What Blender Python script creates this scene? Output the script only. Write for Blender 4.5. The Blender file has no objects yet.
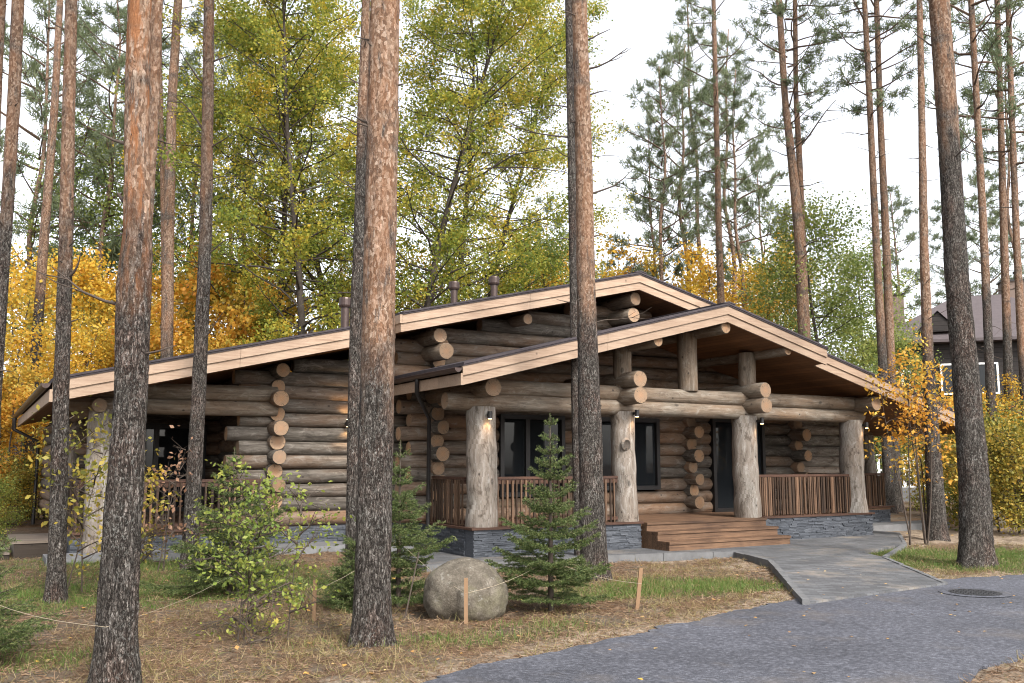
import bpy, math, random
import numpy as np
from mathutils import Vector, noise as mnoise

R = random.Random(11)
NR = np.random.default_rng(11)
scene = bpy.context.scene
COL = scene.collection

# ------------------------------------------------------------------ site survey
# the camera stands on the road; every position below is a point of the site in metres
IMG_CX, IMG_CY = 512.0, 341.5
DH, HORIZON = 932.0, 463.0
PITCH = math.asin((HORIZON - IMG_CY) / DH)
FPX = DH * math.cos(PITCH)
EYE = 1.65
ALPHA = math.atan((2120 - IMG_CX) / DH)          # heading of the house front
FW = np.array([0, math.cos(PITCH), math.sin(PITCH)])
UPV = np.array([0, -math.sin(PITCH), math.cos(PITCH)])
RT = np.array([1.0, 0, 0])
CAMP = np.array([0, 0, EYE])
U = np.array([math.sin(ALPHA), math.cos(ALPHA), 0.0])
V = np.array([-math.cos(ALPHA), math.sin(ALPHA), 0.0])
G0 = -0.08                                       # ground level


def ray(x, y):
    return FW * FPX + RT * (x - IMG_CX) - UPV * (y - IMG_CY)


def gnd(x, y, z=G0):
    d = ray(x, y)
    return CAMP + d * ((z - EYE) / d[2])


HO = gnd(473, 558, 0.0)


def W(u, v, z=0.0):
    return np.array([HO[0], HO[1], 0]) + u * U + v * V + np.array([0, 0, z])


def hs(p):
    q = np.array(p[:2]) - HO[:2]
    return float(q @ U[:2]), float(q @ V[:2])


def at_y(x, y, depth):
    """site point whose northing is `depth`, seen under the given bearing"""
    d = ray(x, y)
    return CAMP + d * (depth / d[1])


# ------------------------------------------------------------------ bookkeeping
def tag(o, label=None, cat=None, group=None, kind=None):
    if label:
        o['label'] = label
    if cat:
        o['category'] = cat
    if group:
        o['group'] = group
    if kind:
        o['kind'] = kind
    return o


def empty(name, loc=(0, 0, 0), rz=0.0, parent=None):
    o = bpy.data.objects.new(name, None)
    o.empty_display_size = 0.2
    COL.objects.link(o)
    o.location = loc
    o.rotation_euler = (0, 0, rz)
    if parent:
        o.parent = parent
    return o


def link(name, mesh, parent=None, loc=None, rot=None):
    o = bpy.data.objects.new(name, mesh)
    COL.objects.link(o)
    if parent:
        o.parent = parent
    if loc is not None:
        o.location = loc
    if rot is not None:
        o.rotation_euler = rot
    return o


class MB:
    """collects faces of one mesh"""

    def __init__(s):
        s.v = []; s.f = []; s.uv = []; s.m = []; s.sm = []

    def face(s, idx, uv=None, m=0, smooth=False):
        s.f.append(tuple(idx)); s.m.append(m); s.sm.append(smooth)
        s.uv.append(uv if uv else [(0.0, 0.0)] * len(idx))

    def poly(s, pts, m=0, uv=None):
        b = len(s.v)
        s.v += [tuple(p) for p in pts]
        s.face(range(b, b + len(pts)), uv, m)

    def box(s, a, b, m=0, jit=0.0):
        x0, y0, z0 = a; x1, y1, z1 = b
        k = len(s.v)
        for z in (z0, z1):
            for x, y in ((x0, y0), (x1, y0), (x1, y1), (x0, y1)):
                s.v.append((x + R.uniform(-jit, jit), y + R.uniform(-jit, jit), z + R.uniform(-jit, jit)))
        for q in ((3, 2, 1, 0), (4, 5, 6, 7), (0, 1, 5, 4), (1, 2, 6, 5), (2, 3, 7, 6), (3, 0, 4, 7)):
            s.face([k + i for i in q], None, m)

    def obox(s, c, ax, ay, az, m=0):
        """oriented box: centre and three half-axis vectors"""
        c, ax, ay, az = (np.array(t, float) for t in (c, ax, ay, az))
        k = len(s.v)
        for sz in (-1, 1):
            for sx, sy in ((-1, -1), (1, -1), (1, 1), (-1, 1)):
                s.v.append(tuple(c + sx * ax + sy * ay + sz * az))
        for q in ((3, 2, 1, 0), (4, 5, 6, 7), (0, 1, 5, 4), (1, 2, 6, 5), (2, 3, 7, 6), (3, 0, 4, 7)):
            s.face([k + i for i in q], None, m)

    def prism(s, prof, v0, v1, m=0):
        """(u,z) profile, counter-clockwise seen from -v, extruded along v"""
        n = len(prof); k = len(s.v)
        s.v += [(u, v0, z) for u, z in prof] + [(u, v1, z) for u, z in prof]
        s.face([k + i for i in range(n)], None, m)
        s.face([k + n + i for i in reversed(range(n))], None, m)
        for i in range(n):
            j = (i + 1) % n
            s.face([k + j, k + i, k + n + i, k + n + j], None, m)

    def tube(s, path, radii, n=8, m=0, cap=True, smooth=True, cm=None, wob=0.0, seed=0, ucut=True, capround=0.0):
        path = [np.array(p, float) for p in path]
        N = len(path)
        if np.isscalar(radii):
            radii = [radii] * N
        t0 = path[1] - path[0]; t0 = t0 / (np.linalg.norm(t0) + 1e-9)
        ref = np.array([0, 0, 1.0]) if abs(t0[2]) < 0.9 else np.array([1.0, 0, 0])
        k = len(s.v); L = 0.0; Ls = []
        off = (seed * 0.377) % 7.0
        for i, p in enumerate(path):
            a = path[max(0, i - 1)]; b = path[min(N - 1, i + 1)]
            t = b - a; t = t / (np.linalg.norm(t) + 1e-9)
            e1 = np.cross(ref, t); e1 /= (np.linalg.norm(e1) + 1e-9)
            e2 = np.cross(t, e1)
            if i:
                L += np.linalg.norm(p - path[i - 1])
            Ls.append(L)
            for j in range(n):
                th = 2 * math.pi * j / n
                r = radii[i]
                if wob:
                    r *= 1 + wob * mnoise.noise(Vector((math.cos(th) * 1.3 + seed * 3.1, math.sin(th) * 1.3, L * 0.9 + seed * 7.7)))
                s.v.append(tuple(p + (e1 * math.cos(th) + e2 * math.sin(th)) * r))
        for i in range(N - 1):
            rr = max(radii[i], radii[i + 1])
            for j in range(n):
                j2 = (j + 1) % n
                u0 = j / n * 2 * math.pi * rr + off; u1 = (j + 1) / n * 2 * math.pi * rr + off
                s.face([k + i * n + j, k + i * n + j2, k + (i + 1) * n + j2, k + (i + 1) * n + j],
                       [(Ls[i] + off, u0), (Ls[i] + off, u1), (Ls[i + 1] + off, u1), (Ls[i + 1] + off, u0)], m, smooth)
        if cap:
            for e, rev in ((0, True), (N - 1, False)):
                b = len(s.v)
                s.v += [s.v[k + e * n + j] for j in range(n)]
                ids = [b + j for j in range(n)]
                uv = [(0.5 + 0.5 * math.cos(2 * math.pi * j / n), 0.5 + 0.5 * math.sin(2 * math.pi * j / n)) for j in range(n)]
                if rev:
                    ids.reverse(); uv.reverse()
                s.face(ids, uv, m if cm is None else cm)

    def log(s, p0, p1, r, seed=0, n=14, wob=0.085, taper=0.0, cm=1):
        p0 = np.array(p0, float); p1 = np.array(p1, float)
        L = np.linalg.norm(p1 - p0); d = (p1 - p0) / L
        k = max(2, int(L / 0.45))
        ts = [0.0, 0.018 / L] + [i / k for i in range(1, k)] + [1 - 0.018 / L, 1.0]
        bend = 0.012
        path, rad = [], []
        for t in ts:
            q = p0 + (p1 - p0) * t
            q = q + np.array([0, 0, bend * math.sin(t * 3.1 + seed)])
            path.append(q)
            rr = r * (1 + taper * (t - .5))
            if t in (0.0, 1.0):
                rr -= 0.012
            rad.append(rr)
        s.tube(path, rad, n, 0, True, True, cm, wob, seed)

    def build(s, name, mats, parent=None, loc=None, rz=0.0):
        me = bpy.data.meshes.new(name)
        me.from_pydata(s.v, [], s.f)
        if not isinstance(mats, (list, tuple)):
            mats = [mats]
        for m in mats:
            me.materials.append(m)
        me.polygons.foreach_set('material_index', np.array(s.m, np.int32))
        me.polygons.foreach_set('use_smooth', np.array(s.sm, bool))
        uvl = me.uv_layers.new(name='UVMap')
        flat = np.array([c for f in s.uv for p in f for c in p], np.float32)
        uvl.data.foreach_set('uv', flat)
        me.update()
        o = link(name, me, parent, loc)
        o.rotation_euler = (0, 0, rz)
        return o


def quad_mesh(name, Q, mats, midx=None, smooth=False):
    """Q: (N,4,3) array of loose quads"""
    N = len(Q)
    me = bpy.data.meshes.new(name)
    me.vertices.add(N * 4); me.loops.add(N * 4); me.polygons.add(N)
    me.vertices.foreach_set('co', np.ascontiguousarray(Q, np.float32).ravel())
    me.loops.foreach_set('vertex_index', np.arange(N * 4, dtype=np.int32))
    me.polygons.foreach_set('loop_start', np.arange(0, N * 4, 4, dtype=np.int32))
    if midx is not None:
        me.polygons.foreach_set('material_index', np.asarray(midx, np.int32))
    if not isinstance(mats, (list, tuple)):
        mats = [mats]
    for m in mats:
        me.materials.append(m)
    me.update(calc_edges=True)
    return me


def unit(a):
    return a / (np.linalg.norm(a, axis=-1, keepdims=True) + 1e-9)


def leaf_quads(P, size, rng, aspect=0.7, up=0.35, droop=0.25):
    """one rhombic leaf per point"""
    N = len(P)
    nrm = unit(rng.normal(size=(N, 3)) + np.array([0, 0, up * 2]))
    a = rng.normal(size=(N, 3)) + np.array([0, 0, -droop * 2])
    a = unit(a - nrm * np.sum(a * nrm, 1, keepdims=True))
    b = np.cross(nrm, a)
    L = size * rng.uniform(0.65, 1.3, (N, 1))
    w = L * aspect * 0.5
    q = np.empty((N, 4, 3))
    q[:, 0] = P
    q[:, 1] = P + a * L * 0.5 + b * w + nrm * L * 0.08
    q[:, 2] = P + a * L
    q[:, 3] = P + a * L * 0.5 - b * w + nrm * L * 0.08
    return q


def strip_quads(P, D, L, w, rng):
    """needles: thin quads from P along D"""
    N = len(P)
    D = unit(D)
    s = unit(np.cross(D, rng.normal(size=(N, 3))))
    w = np.broadcast_to(np.asarray(w, float).reshape(-1, 1), (N, 1))
    L = np.broadcast_to(np.asarray(L, float).reshape(-1, 1), (N, 1))
    q = np.empty((N, 4, 3))
    q[:, 0] = P - s * w * 0.5
    q[:, 1] = P + s * w * 0.5
    q[:, 2] = P + D * L + s * w * 0.2
    q[:, 3] = P + D * L - s * w * 0.2
    return q


# ------------------------------------------------------------------ materials
class NT:
    def __init__(s, name):
        s.mat = bpy.data.materials.new(name)
        s.mat.use_nodes = True
        s.t = s.mat.node_tree
        s.t.nodes.clear()
        s.out = s.t.nodes.new('ShaderNodeOutputMaterial')

    def n(s, typ, **kw):
        nd = s.t.nodes.new(typ)
        for k, v in kw.items():
            if k.startswith('i_'):
                key = k[2:]
                key = int(key) if key.isdigit() else key.replace('_', ' ')
                s.set(nd.inputs[key], v)
            else:
                setattr(nd, k, v)
        return nd

    def set(s, sock, v):
        if isinstance(v, bpy.types.NodeSocket):
            s.t.links.new(v, sock)
        else:
            if isinstance(v, tuple) and len(v) == 3 and sock.type == 'RGBA':
                v = (*v, 1)
            sock.default_value = v

    def math(s, op, a, b=0.0, c=None):
        nd = s.n('ShaderNodeMath', operation=op)
        s.set(nd.inputs[0], a); s.set(nd.inputs[1], b)
        if c is not None:
            s.set(nd.inputs[2], c)
        return nd.outputs[0]

    def ramp(s, fac, stops, interp='LINEAR'):
        nd = s.n('ShaderNodeValToRGB')
        cr = nd.color_ramp; cr.interpolation = interp
        while len(cr.elements) < len(stops):
            cr.elements.new(0.5)
        for e, (p, c) in zip(cr.elements, stops):
            e.position = p
            e.color = (*c, 1) if isinstance(c, tuple) else (c, c, c, 1)
        s.set(nd.inputs[0], fac)
        return nd.outputs[0]

    def mix(s, fac, a, b, blend='MIX'):
        nd = s.n('ShaderNodeMix', data_type='RGBA', blend_type=blend)
        s.set(nd.inputs[0], fac); s.set(nd.inputs[6], a); s.set(nd.inputs[7], b)
        return nd.outputs[2]

    def noise(s, vec, scale, detail=4.0, rough=0.6, dist=0.0):
        nd = s.n('ShaderNodeTexNoise')
        if vec is not None:
            s.set(nd.inputs['Vector'], vec)
        nd.inputs['Scale'].default_value = scale
        nd.inputs['Detail'].default_value = detail
        nd.inputs['Roughness'].default_value = rough
        nd.inputs['Distortion'].default_value = dist
        return nd.outputs[0]

    def voro(s, vec, scale, feature='F1', out='Distance', rand=1.0):
        nd = s.n('ShaderNodeTexVoronoi', feature=feature)
        s.set(nd.inputs['Vector'], vec)
        nd.inputs['Scale'].default_value = scale
        nd.inputs['Randomness'].default_value = rand
        return nd.outputs[out]

    def mapping(s, vec, scale=(1, 1, 1), loc=(0, 0, 0), rot=(0, 0, 0)):
        nd = s.n('ShaderNodeMapping')
        s.set(nd.inputs[0], vec)
        nd.inputs['Location'].default_value = loc
        nd.inputs['Rotation'].default_value = rot
        nd.inputs['Scale'].default_value = scale
        return nd.outputs[0]

    def obj(s):
        return s.n('ShaderNodeTexCoord').outputs['Object']

    def uv(s):
        return s.n('ShaderNodeTexCoord').outputs['UV']

    def island(s):
        return s.n('ShaderNodeNewGeometry').outputs['Random Per Island']

    def bsdf(s, col, rough=0.7, spec=0.3, bump=None, bstr=0.5, bdist=0.02, metal=0.0, **kw):
        p = s.n('ShaderNodeBsdfPrincipled')
        s.set(p.inputs['Base Color'], col)
        s.set(p.inputs['Roughness'], rough)
        s.set(p.inputs['Specular IOR Level'], spec)
        s.set(p.inputs['Metallic'], metal)
        for k, v in kw.items():
            s.set(p.inputs[k.replace('_', ' ')], v)
        if bump is not None:
            b = s.n('ShaderNodeBump')
            b.inputs['Strength'].default_value = bstr
            b.inputs['Distance'].default_value = bdist
            s.set(b.inputs['Height'], bump)
            s.t.links.new(b.outputs[0], p.inputs['Normal'])
        return p.outputs[0]

    def done(s, sh):
        s.t.links.new(sh, s.out.inputs['Surface'])
        return s.mat


def m_log(name, lo, mid, hi, warm, wamt=0.5, spots=0.6, blot=0.0):
    t = NT(name)
    uv = t.uv(); isl = t.island()
    st = t.noise(t.mapping(uv, (1.2, 14, 1)), 1.0, 5, 0.65, 0.6)
    fine = t.noise(t.mapping(uv, (5, 60, 1)), 1.0, 3, 0.6)
    patch = t.noise(t.mapping(uv, (0.9, 2.2, 1)), 1.0, 4, 0.6)
    v = t.math('ADD', t.math('MULTIPLY', st, 0.65), t.math('MULTIPLY', fine, 0.35))
    c = t.ramp(v, [(0.3, lo), (0.5, mid), (0.68, hi)])
    wf = t.math('MULTIPLY', t.ramp(t.math('ADD', t.math('MULTIPLY', isl, 0.45), t.math('MULTIPLY', patch, 0.8)), [(0.52, 0.0), (0.85, 1.0)]), wamt)
    c = t.mix(wf, c, t.mix(fine, warm, tuple(x * 0.55 for x in warm)))
    c = t.mix(1.0, c, t.ramp(isl, [(0, 0.6), (0.5, 0.95), (1, 1.4)]), 'MULTIPLY')
    crack = t.ramp(t.noise(t.mapping(uv, (0.6, 20, 1), (3, 1, 0)), 1.0, 3, 0.5, 1.2), [(0.28, 0.35), (0.36, 1.0)])
    c = t.mix(spots, c, t.mix(1.0, c, crack, 'MULTIPLY'))
    kn = t.ramp(t.voro(t.mapping(uv, (1.6, 2.6, 1)), 1.0), [(0.06, 0.3), (0.12, 1.0)])
    c = t.mix(0.8, c, t.mix(1.0, c, kn, 'MULTIPLY'))
    if blot:
        bl = t.noise(t.mapping(uv, (2.6, 5.5, 1), (7, 2, 0)), 1.0, 6, 0.75, 0.8)
        c = t.mix(t.ramp(bl, [(0.53, 0.0), (0.64, blot)]), c, t.mix(1.0, c, (0.3, 0.26, 0.22), 'MULTIPLY'))
        c = t.mix(t.ramp(bl, [(0.34, 0.6), (0.45, 0.0)]), c, hi)
        k2 = t.ramp(t.voro(t.mapping(uv, (3.0, 4.0, 1), (1, 5, 0)), 1.0), [(0.05, 1.0), (0.10, 0.0)])
        c = t.mix(t.math('MULTIPLY', k2, 0.85), c, (0.03, 0.022, 0.017))
    h = t.math('ADD', v, t.math('MULTIPLY', crack, 0.4))
    return t.done(t.bsdf(c, 0.75, 0.25, h, 0.6, 0.025))


def m_logend():
    t = NT('log_end_grain')
    uv = t.uv(); isl = t.island()
    d = t.n('ShaderNodeVectorMath', operation='DISTANCE')
    t.set(d.inputs[0], uv); d.inputs[1].default_value = (0.5, 0.5, 0)
    r = d.outputs['Value']
    rr = t.math('ADD', r, t.math('MULTIPLY', t.noise(uv, 3.0, 2), 0.06))
    ring = t.math('SINE', t.math('MULTIPLY', rr, 75.0))
    c = t.mix(t.math('MULTIPLY_ADD', ring, 0.5, 0.5), (0.36, 0.235, 0.145), (0.27, 0.165, 0.098))
    c = t.mix(t.ramp(r, [(0.1, 0.4), (0.3, 0.0)]), c, (0.42, 0.21, 0.10))
    c = t.mix(t.ramp(r, [(0.42, 0.0), (0.49, 0.7)]), c, (0.30, 0.2, 0.12))
    c = t.mix(t.ramp(t.noise(t.mapping(uv, (1, 1, 1), (0, 0, 0)), 2.5, 4), [(0.45, 0.0), (0.75, 0.55)]), c, (0.28, 0.18, 0.11))
    sx = t.n('ShaderNodeSeparateXYZ'); t.set(sx.inputs[0], uv)
    ang = t.math('ARCTAN2', t.math('SUBTRACT', sx.outputs[1], 0.5), t.math('SUBTRACT', sx.outputs[0], 0.5))
    cv = t.n('ShaderNodeCombineXYZ'); t.set(cv.inputs[0], ang); t.set(cv.inputs[1], t.math('MULTIPLY', isl, 40.0)); t.set(cv.inputs[2], t.math('MULTIPLY', r, 0.8))
    cr = t.math('MULTIPLY', t.ramp(t.noise(cv.outputs[0], 3.2, 3, 0.6), [(0.33, 1.0), (0.40, 0.0)]), t.ramp(r, [(0.1, 0.0), (0.3, 1.0)]))
    c = t.mix(t.math('MULTIPLY', cr, 0.75), c, (0.06, 0.04, 0.028))
    cg = t.n('ShaderNodeCombineXYZ'); t.set(cg.inputs[0], t.math('MULTIPLY', isl, 13.0)); t.set(cg.inputs[1], 3.0)
    c = t.mix(t.ramp(t.noise(cg.outputs[0], 1.0, 0), [(0.45, 0.0), (0.7, 0.55)]), c, (0.2, 0.165, 0.13))
    c = t.mix(1.0, c, t.ramp(isl, [(0, 0.55), (0.4, 0.8), (1, 1.1)]), 'MULTIPLY')
    return t.done(t.bsdf(c, 0.8, 0.2, ring, 0.15, 0.004))


def m_wood(name, a, b, axis=0, pitch=0.14, groove=0.04, stretch=None, rough=0.65, knots=True, sums=False, isl=False):
    """sawn boards: a board every `pitch` metres across `axis`, grain along the other axis"""
    t = NT(name)
    o = t.obj()
    sp = t.n('ShaderNodeSeparateXYZ'); t.set(sp.inputs[0], o)
    co = sp.outputs[axis]
    q = t.math('DIVIDE', co, pitch)
    idx = t.math('FLOOR', q); fr = t.math('FRACT', q)
    wn = t.n('ShaderNodeTexWhiteNoise', noise_dimensions='1D'); t.set(wn.inputs['W'], idx)
    rnd = wn.outputs['Value']
    sc = [2.0, 2.0, 2.0]
    if stretch is None:
        stretch = 1 if axis == 0 else 0
    sc = [30.0, 30.0, 30.0]; sc[stretch] = 1.3
    cb = t.n('ShaderNodeCombineXYZ'); t.set(cb.inputs[0], t.math('MULTIPLY', rnd, 31.0)); t.set(cb.inputs[1], t.math('MULTIPLY', rnd, 17.0))
    ad = t.n('ShaderNodeVectorMath', operation='ADD'); t.set(ad.inputs[0], o); t.set(ad.inputs[1], cb.outputs[0])
    g = t.noise(t.mapping(ad.outputs[0], tuple(sc)), 1.0, 4, 0.6, 0.8)
    big = t.noise(ad.outputs[0], 1.7, 3, 0.6)
    v = t.math('ADD', t.math('MULTIPLY', g, 0.6), t.math('MULTIPLY', big, 0.4))
    c = t.ramp(v, [(0.32, b), (0.66, a)])
    c = t.mix(1.0, c, t.ramp(rnd, [(0, 0.75), (1, 1.15)]), 'MULTIPLY')
    if knots:
        k = t.ramp(t.voro(o, 2.3), [(0.035, 0.35), (0.07, 1.0)])
        c = t.mix(0.8, c, t.mix(1.0, c, k, 'MULTIPLY'))
    if isl:
        c = t.mix(1.0, c, t.ramp(t.island(), [(0, 0.3), (0.5, 0.8), (1, 1.7)]), 'MULTIPLY')
    gr = None
    if groove:
        e = t.math('MINIMUM', fr, t.math('SUBTRACT', 1.0, fr))
        gr = t.ramp(e, [(0.0, 0.0), (groove, 1.0)])
        c = t.mix(1.0, c, t.mix(gr, (0.22, 0.2, 0.18), (1, 1, 1)), 'MULTIPLY')
        h = t.math('ADD', gr, t.math('MULTIPLY', g, 0.25))
    else:
        h = g
    return t.done(t.bsdf(c, rough, 0.25, h, 0.35, 0.01))


def m_plain(name, c, rough=0.6, metal=0.0, spec=0.4, var=0.25, scale=6.0, bump=0.1):
    t = NT(name)
    n = t.noise(t.obj(), scale, 5, 0.65)
    col = t.mix(n, tuple(x * (1 - var) for x in c), tuple(min(1, x * (1 + var)) for x in c))
    return t.done(t.bsdf(col, rough, spec, t.noise(t.obj(), scale * 6, 3), bump, 0.01, metal))


def m_leaf(name, cols, trans=0.4, rough=0.55, vary=True):
    t = NT(name)
    isl = t.island()
    n = len(cols)
    st = [(i / max(1, n - 1), c) for i, c in enumerate(cols)]
    c = t.ramp(isl, st)
    if vary:
        big = t.noise(t.obj(), 0.55, 2, 0.5)
        sh = t.math('FRACT', t.math('ADD', t.math('MULTIPLY', isl, 0.55), t.math('MULTIPLY_ADD', big, 1.5, -0.5)))
        sh = t.math('MAXIMUM', 0.0, t.math('MINIMUM', 1.0, t.math('ADD', t.math('MULTIPLY', isl, 0.5), t.math('MULTIPLY_ADD', big, 1.7, -0.6))))
        c = t.ramp(sh, st)
    d = t.bsdf(c, rough, 0.3)
    tr = t.n('ShaderNodeBsdfTranslucent'); t.set(tr.inputs[0], c)
    mx = t.n('ShaderNodeMixShader'); mx.inputs[0].default_value = trans
    t.t.links.new(d, mx.inputs[1]); t.t.links.new(tr.outputs[0], mx.inputs[2])
    return t.done(mx.outputs[0])


def m_bark(name, lower=True, lichen=0.5, dark=(0.016, 0.013, 0.011), mid=(0.10, 0.086, 0.075), hi=(0.215, 0.198, 0.18)):
    """pine bark: dark furrowed plates below, thin orange flakes above the height held in the tree's own property"""
    t = NT(name)
    o = t.obj()
    dn = t.n('ShaderNodeTexNoise'); t.set(dn.inputs['Vector'], o)
    dn.inputs['Scale'].default_value = 7.0; dn.inputs['Detail'].default_value = 4
    ds = t.n('ShaderNodeVectorMath', operation='MULTIPLY_ADD')
    t.set(ds.inputs[0], dn.outputs['Color']); ds.inputs[1].default_value = (0.11, 0.11, 0.11); t.set(ds.inputs[2], o)
    od = ds.outputs[0]
    big = t.noise(t.mapping(o, (1, 1, 0.22)), 24.0, 5, 0.72, 0.9)
    furrow = t.ramp(t.math('ABSOLUTE', t.math('SUBTRACT', big, 0.5)), [(0.0, 0.0), (0.035, 0.55), (0.10, 1.0)])
    scale_ = t.voro(t.mapping(od, (1, 1, 0.42)), 48.0, 'DISTANCE_TO_EDGE')
    chips = t.ramp(scale_, [(0.0, 0.45), (0.15, 1.0)])
    cell = t.voro(t.mapping(od, (1, 1, 0.42)), 48.0, 'F1', 'Color')
    sepc = t.n('ShaderNodeSeparateColor'); t.set(sepc.inputs[0], cell)
    rndc = sepc.outputs[0]
    fine = t.noise(t.mapping(o, (1, 1, 0.5)), 70.0, 5, 0.78)
    plate = t.math('MULTIPLY', furrow, chips)
    v = t.math('MULTIPLY', plate, t.math('ADD', t.math('MULTIPLY', fine, 0.75), t.math('MULTIPLY', rndc, 0.4)))
    lowc = t.ramp(v, [(0.05, dark), (0.38, mid), (0.72, hi)])
    lw = t.ramp(t.noise(t.mapping(o, (1, 1, 0.5)), 2.6, 4, 0.6), [(0.47, 0.0), (0.68, 0.6)])
    lowc = t.mix(lw, lowc, t.mix(1.0, lowc, (1.3, 0.88, 0.76), 'MULTIPLY'))
    lich = t.math('MULTIPLY', t.ramp(t.noise(t.mapping(o, (1, 1, 0.6)), 46.0, 5, 0.8), [(0.55, 0.0), (0.62, 1.0)]), lichen)
    lich = t.math('MULTIPLY', lich, t.ramp(t.noise(o, 1.9, 4, 0.6), [(0.36, 0.25), (0.62, 1.0)]))
    lowc = t.mix(lich, lowc, (0.31, 0.305, 0.28))
    # upper bark: fine papery flakes, dark patches where the old bark hangs on
    fl = t.voro(t.mapping(od, (1, 1, 0.5)), 40.0, 'F1', 'Color')
    sep2 = t.n('ShaderNodeSeparateColor'); t.set(sep2.inputs[0], fl)
    fe = t.voro(t.mapping(od, (1, 1, 0.5)), 40.0, 'DISTANCE_TO_EDGE')
    uv_ = t.math('ADD', t.math('MULTIPLY', sep2.outputs[1], 0.38), t.math('MULTIPLY', fine, 0.62))
    upc = t.ramp(uv_, [(0.22, (0.075, 0.042, 0.028)), (0.43, (0.185, 0.11, 0.07)), (0.60, (0.31, 0.21, 0.148)), (0.8, (0.46, 0.37, 0.295))])
    upc = t.mix(t.ramp(fe, [(0.0, 0.55), (0.06, 0.0)]), upc, (0.085, 0.048, 0.032))
    upc = t.mix(t.ramp(t.noise(t.mapping(o, (1, 1, 0.22)), 6.5, 6, 0.75, 0.6), [(0.53, 0.0), (0.62, 0.9)]), upc, lowc)
    tn = t.n('ShaderNodeAttribute', attribute_type='OBJECT', attribute_name='bark_tone')
    upc = t.mix(t.math('SUBTRACT', 1.0, tn.outputs['Fac']), upc, t.mix(0.55, lowc, t.mix(1.0, upc, (0.62, 0.6, 0.58), 'MULTIPLY')))
    ao = t.n('ShaderNodeAttribute', attribute_type='OBJECT', attribute_name='bark_orange')
    stk = t.math('MULTIPLY', t.ramp(t.noise(t.mapping(o, (1, 1, 0.16)), 11.0, 4, 0.65), [(0.47, 0.0), (0.58, 0.9)]), ao.outputs['Fac'])
    upc = t.mix(stk, upc, t.mix(fine, (0.12, 0.045, 0.02), (0.42, 0.19, 0.085)))
    rg = t.ramp(t.noise(t.mapping(o, (0.35, 0.35, 1.0)), 1.7, 3, 0.6), [(0.56, 0.0), (0.63, 0.75)])
    upc = t.mix(rg, upc, lowc)
    at = t.n('ShaderNodeAttribute', attribute_type='OBJECT', attribute_name='bark_change')
    sp = t.n('ShaderNodeSeparateXYZ'); t.set(sp.inputs[0], o)
    hh = t.math('SUBTRACT', t.math('ADD', sp.outputs[2], t.math('MULTIPLY_ADD', t.noise(t.mapping(o, (1, 1, 0.35)), 3.2, 4, 0.65), 3.6, -1.8)), at.outputs['Fac'])
    f = t.ramp(t.math('MULTIPLY_ADD', hh, 0.5, 0.5), [(0.25, 0.0), (0.75, 1.0)])
    c = t.mix(f, lowc, upc)
    hgt = t.math('ADD', t.math('MULTIPLY', plate, t.math('MULTIPLY_ADD', f, -0.7, 1.0)), t.math('MULTIPLY', fine, 0.3))
    hgt = t.math('ADD', hgt, t.math('MULTIPLY', sep2.outputs[1], t.math('MULTIPLY', f, 0.3)))
    return t.done(t.bsdf(c, 0.9, 0.12, hgt, 0.9, 0.03))


M = {}
M['log'] = m_log('weathered_log', (0.03, 0.025, 0.02), (0.105, 0.089, 0.073), (0.215, 0.192, 0.167), (0.17, 0.093, 0.05), 0.8, 0.9, 0.55)
M['beam'] = m_log('pale_log', (0.045, 0.037, 0.029), (0.135, 0.114, 0.09), (0.25, 0.222, 0.186), (0.22, 0.125, 0.065), 0.6, 0.8, 0.45)
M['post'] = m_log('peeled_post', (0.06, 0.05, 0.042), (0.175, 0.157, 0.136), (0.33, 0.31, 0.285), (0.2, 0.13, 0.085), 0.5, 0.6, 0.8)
M['logend'] = m_logend()
M['fascia'] = m_wood('planed_fascia_board', (0.38, 0.28, 0.205), (0.235, 0.155, 0.105), 1, 8.0, 0, 0)
M['soffit'] = m_wood('stained_soffit_board', (0.21, 0.10, 0.043), (0.115, 0.053, 0.024), 0, 0.145, 0.05, 1)
M['deck'] = m_wood('stained_deck_board', (0.19, 0.11, 0.064), (0.035, 0.019, 0.013), 1, 0.14, 0.05, 0)
M['rail'] = m_wood('stained_rail_stick', (0.11, 0.064, 0.038), (0.03, 0.018, 0.012), 0, 0.03, 0, 2, isl=True)
M['cap'] = m_wood('stained_cap_board', (0.085, 0.043, 0.028), (0.035, 0.018, 0.013), 1, 3.0, 0, 0)
M['grey_wood'] = m_wood('weathered_grey_board', (0.2, 0.16, 0.13), (0.1, 0.08, 0.06), 1, 0.14, 0.05, 0)
M['fence_wood'] = m_wood('brown_fence_slat', (0.14, 0.075, 0.045), (0.07, 0.036, 0.024), 0, 0.1, 0.08, 2)
M['shingle'] = m_plain('bitumen_shingle', (0.05, 0.042, 0.046), 0.85, 0, 0.2, 0.5, 12, 0.5)
M['metal'] = m_plain('black_painted_metal', (0.02, 0.018, 0.018), 0.45, 0.3, 0.5, 0.2)
M['gutter'] = m_plain('brown_gutter_metal', (0.055, 0.035, 0.03), 0.4, 0.4, 0.5, 0.2)
M['stake'] = m_plain('raw_pine_stake', (0.21, 0.13, 0.075), 0.8, 0, 0.2, 0.2, 20)
M['twine'] = m_plain('twine', (0.3, 0.25, 0.18), 0.9)
M['white'] = m_plain('white_paint', (0.78, 0.78, 0.78), 0.6, 0, 0.3, 0.05)
M['concrete'] = m_plain('pale_concrete', (0.14, 0.14, 0.142), 0.9, 0, 0.2, 0.45, 5, 0.4)
M['iron'] = m_plain('cast_iron', (0.045, 0.045, 0.048), 0.65, 0.6, 0.4, 0.3, 20, 0.5)
M['dark_log'] = m_wood('dark_stained_log', (0.030, 0.024, 0.022), (0.014, 0.012, 0.012), 2, 0.24, 0.12, 0)
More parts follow.
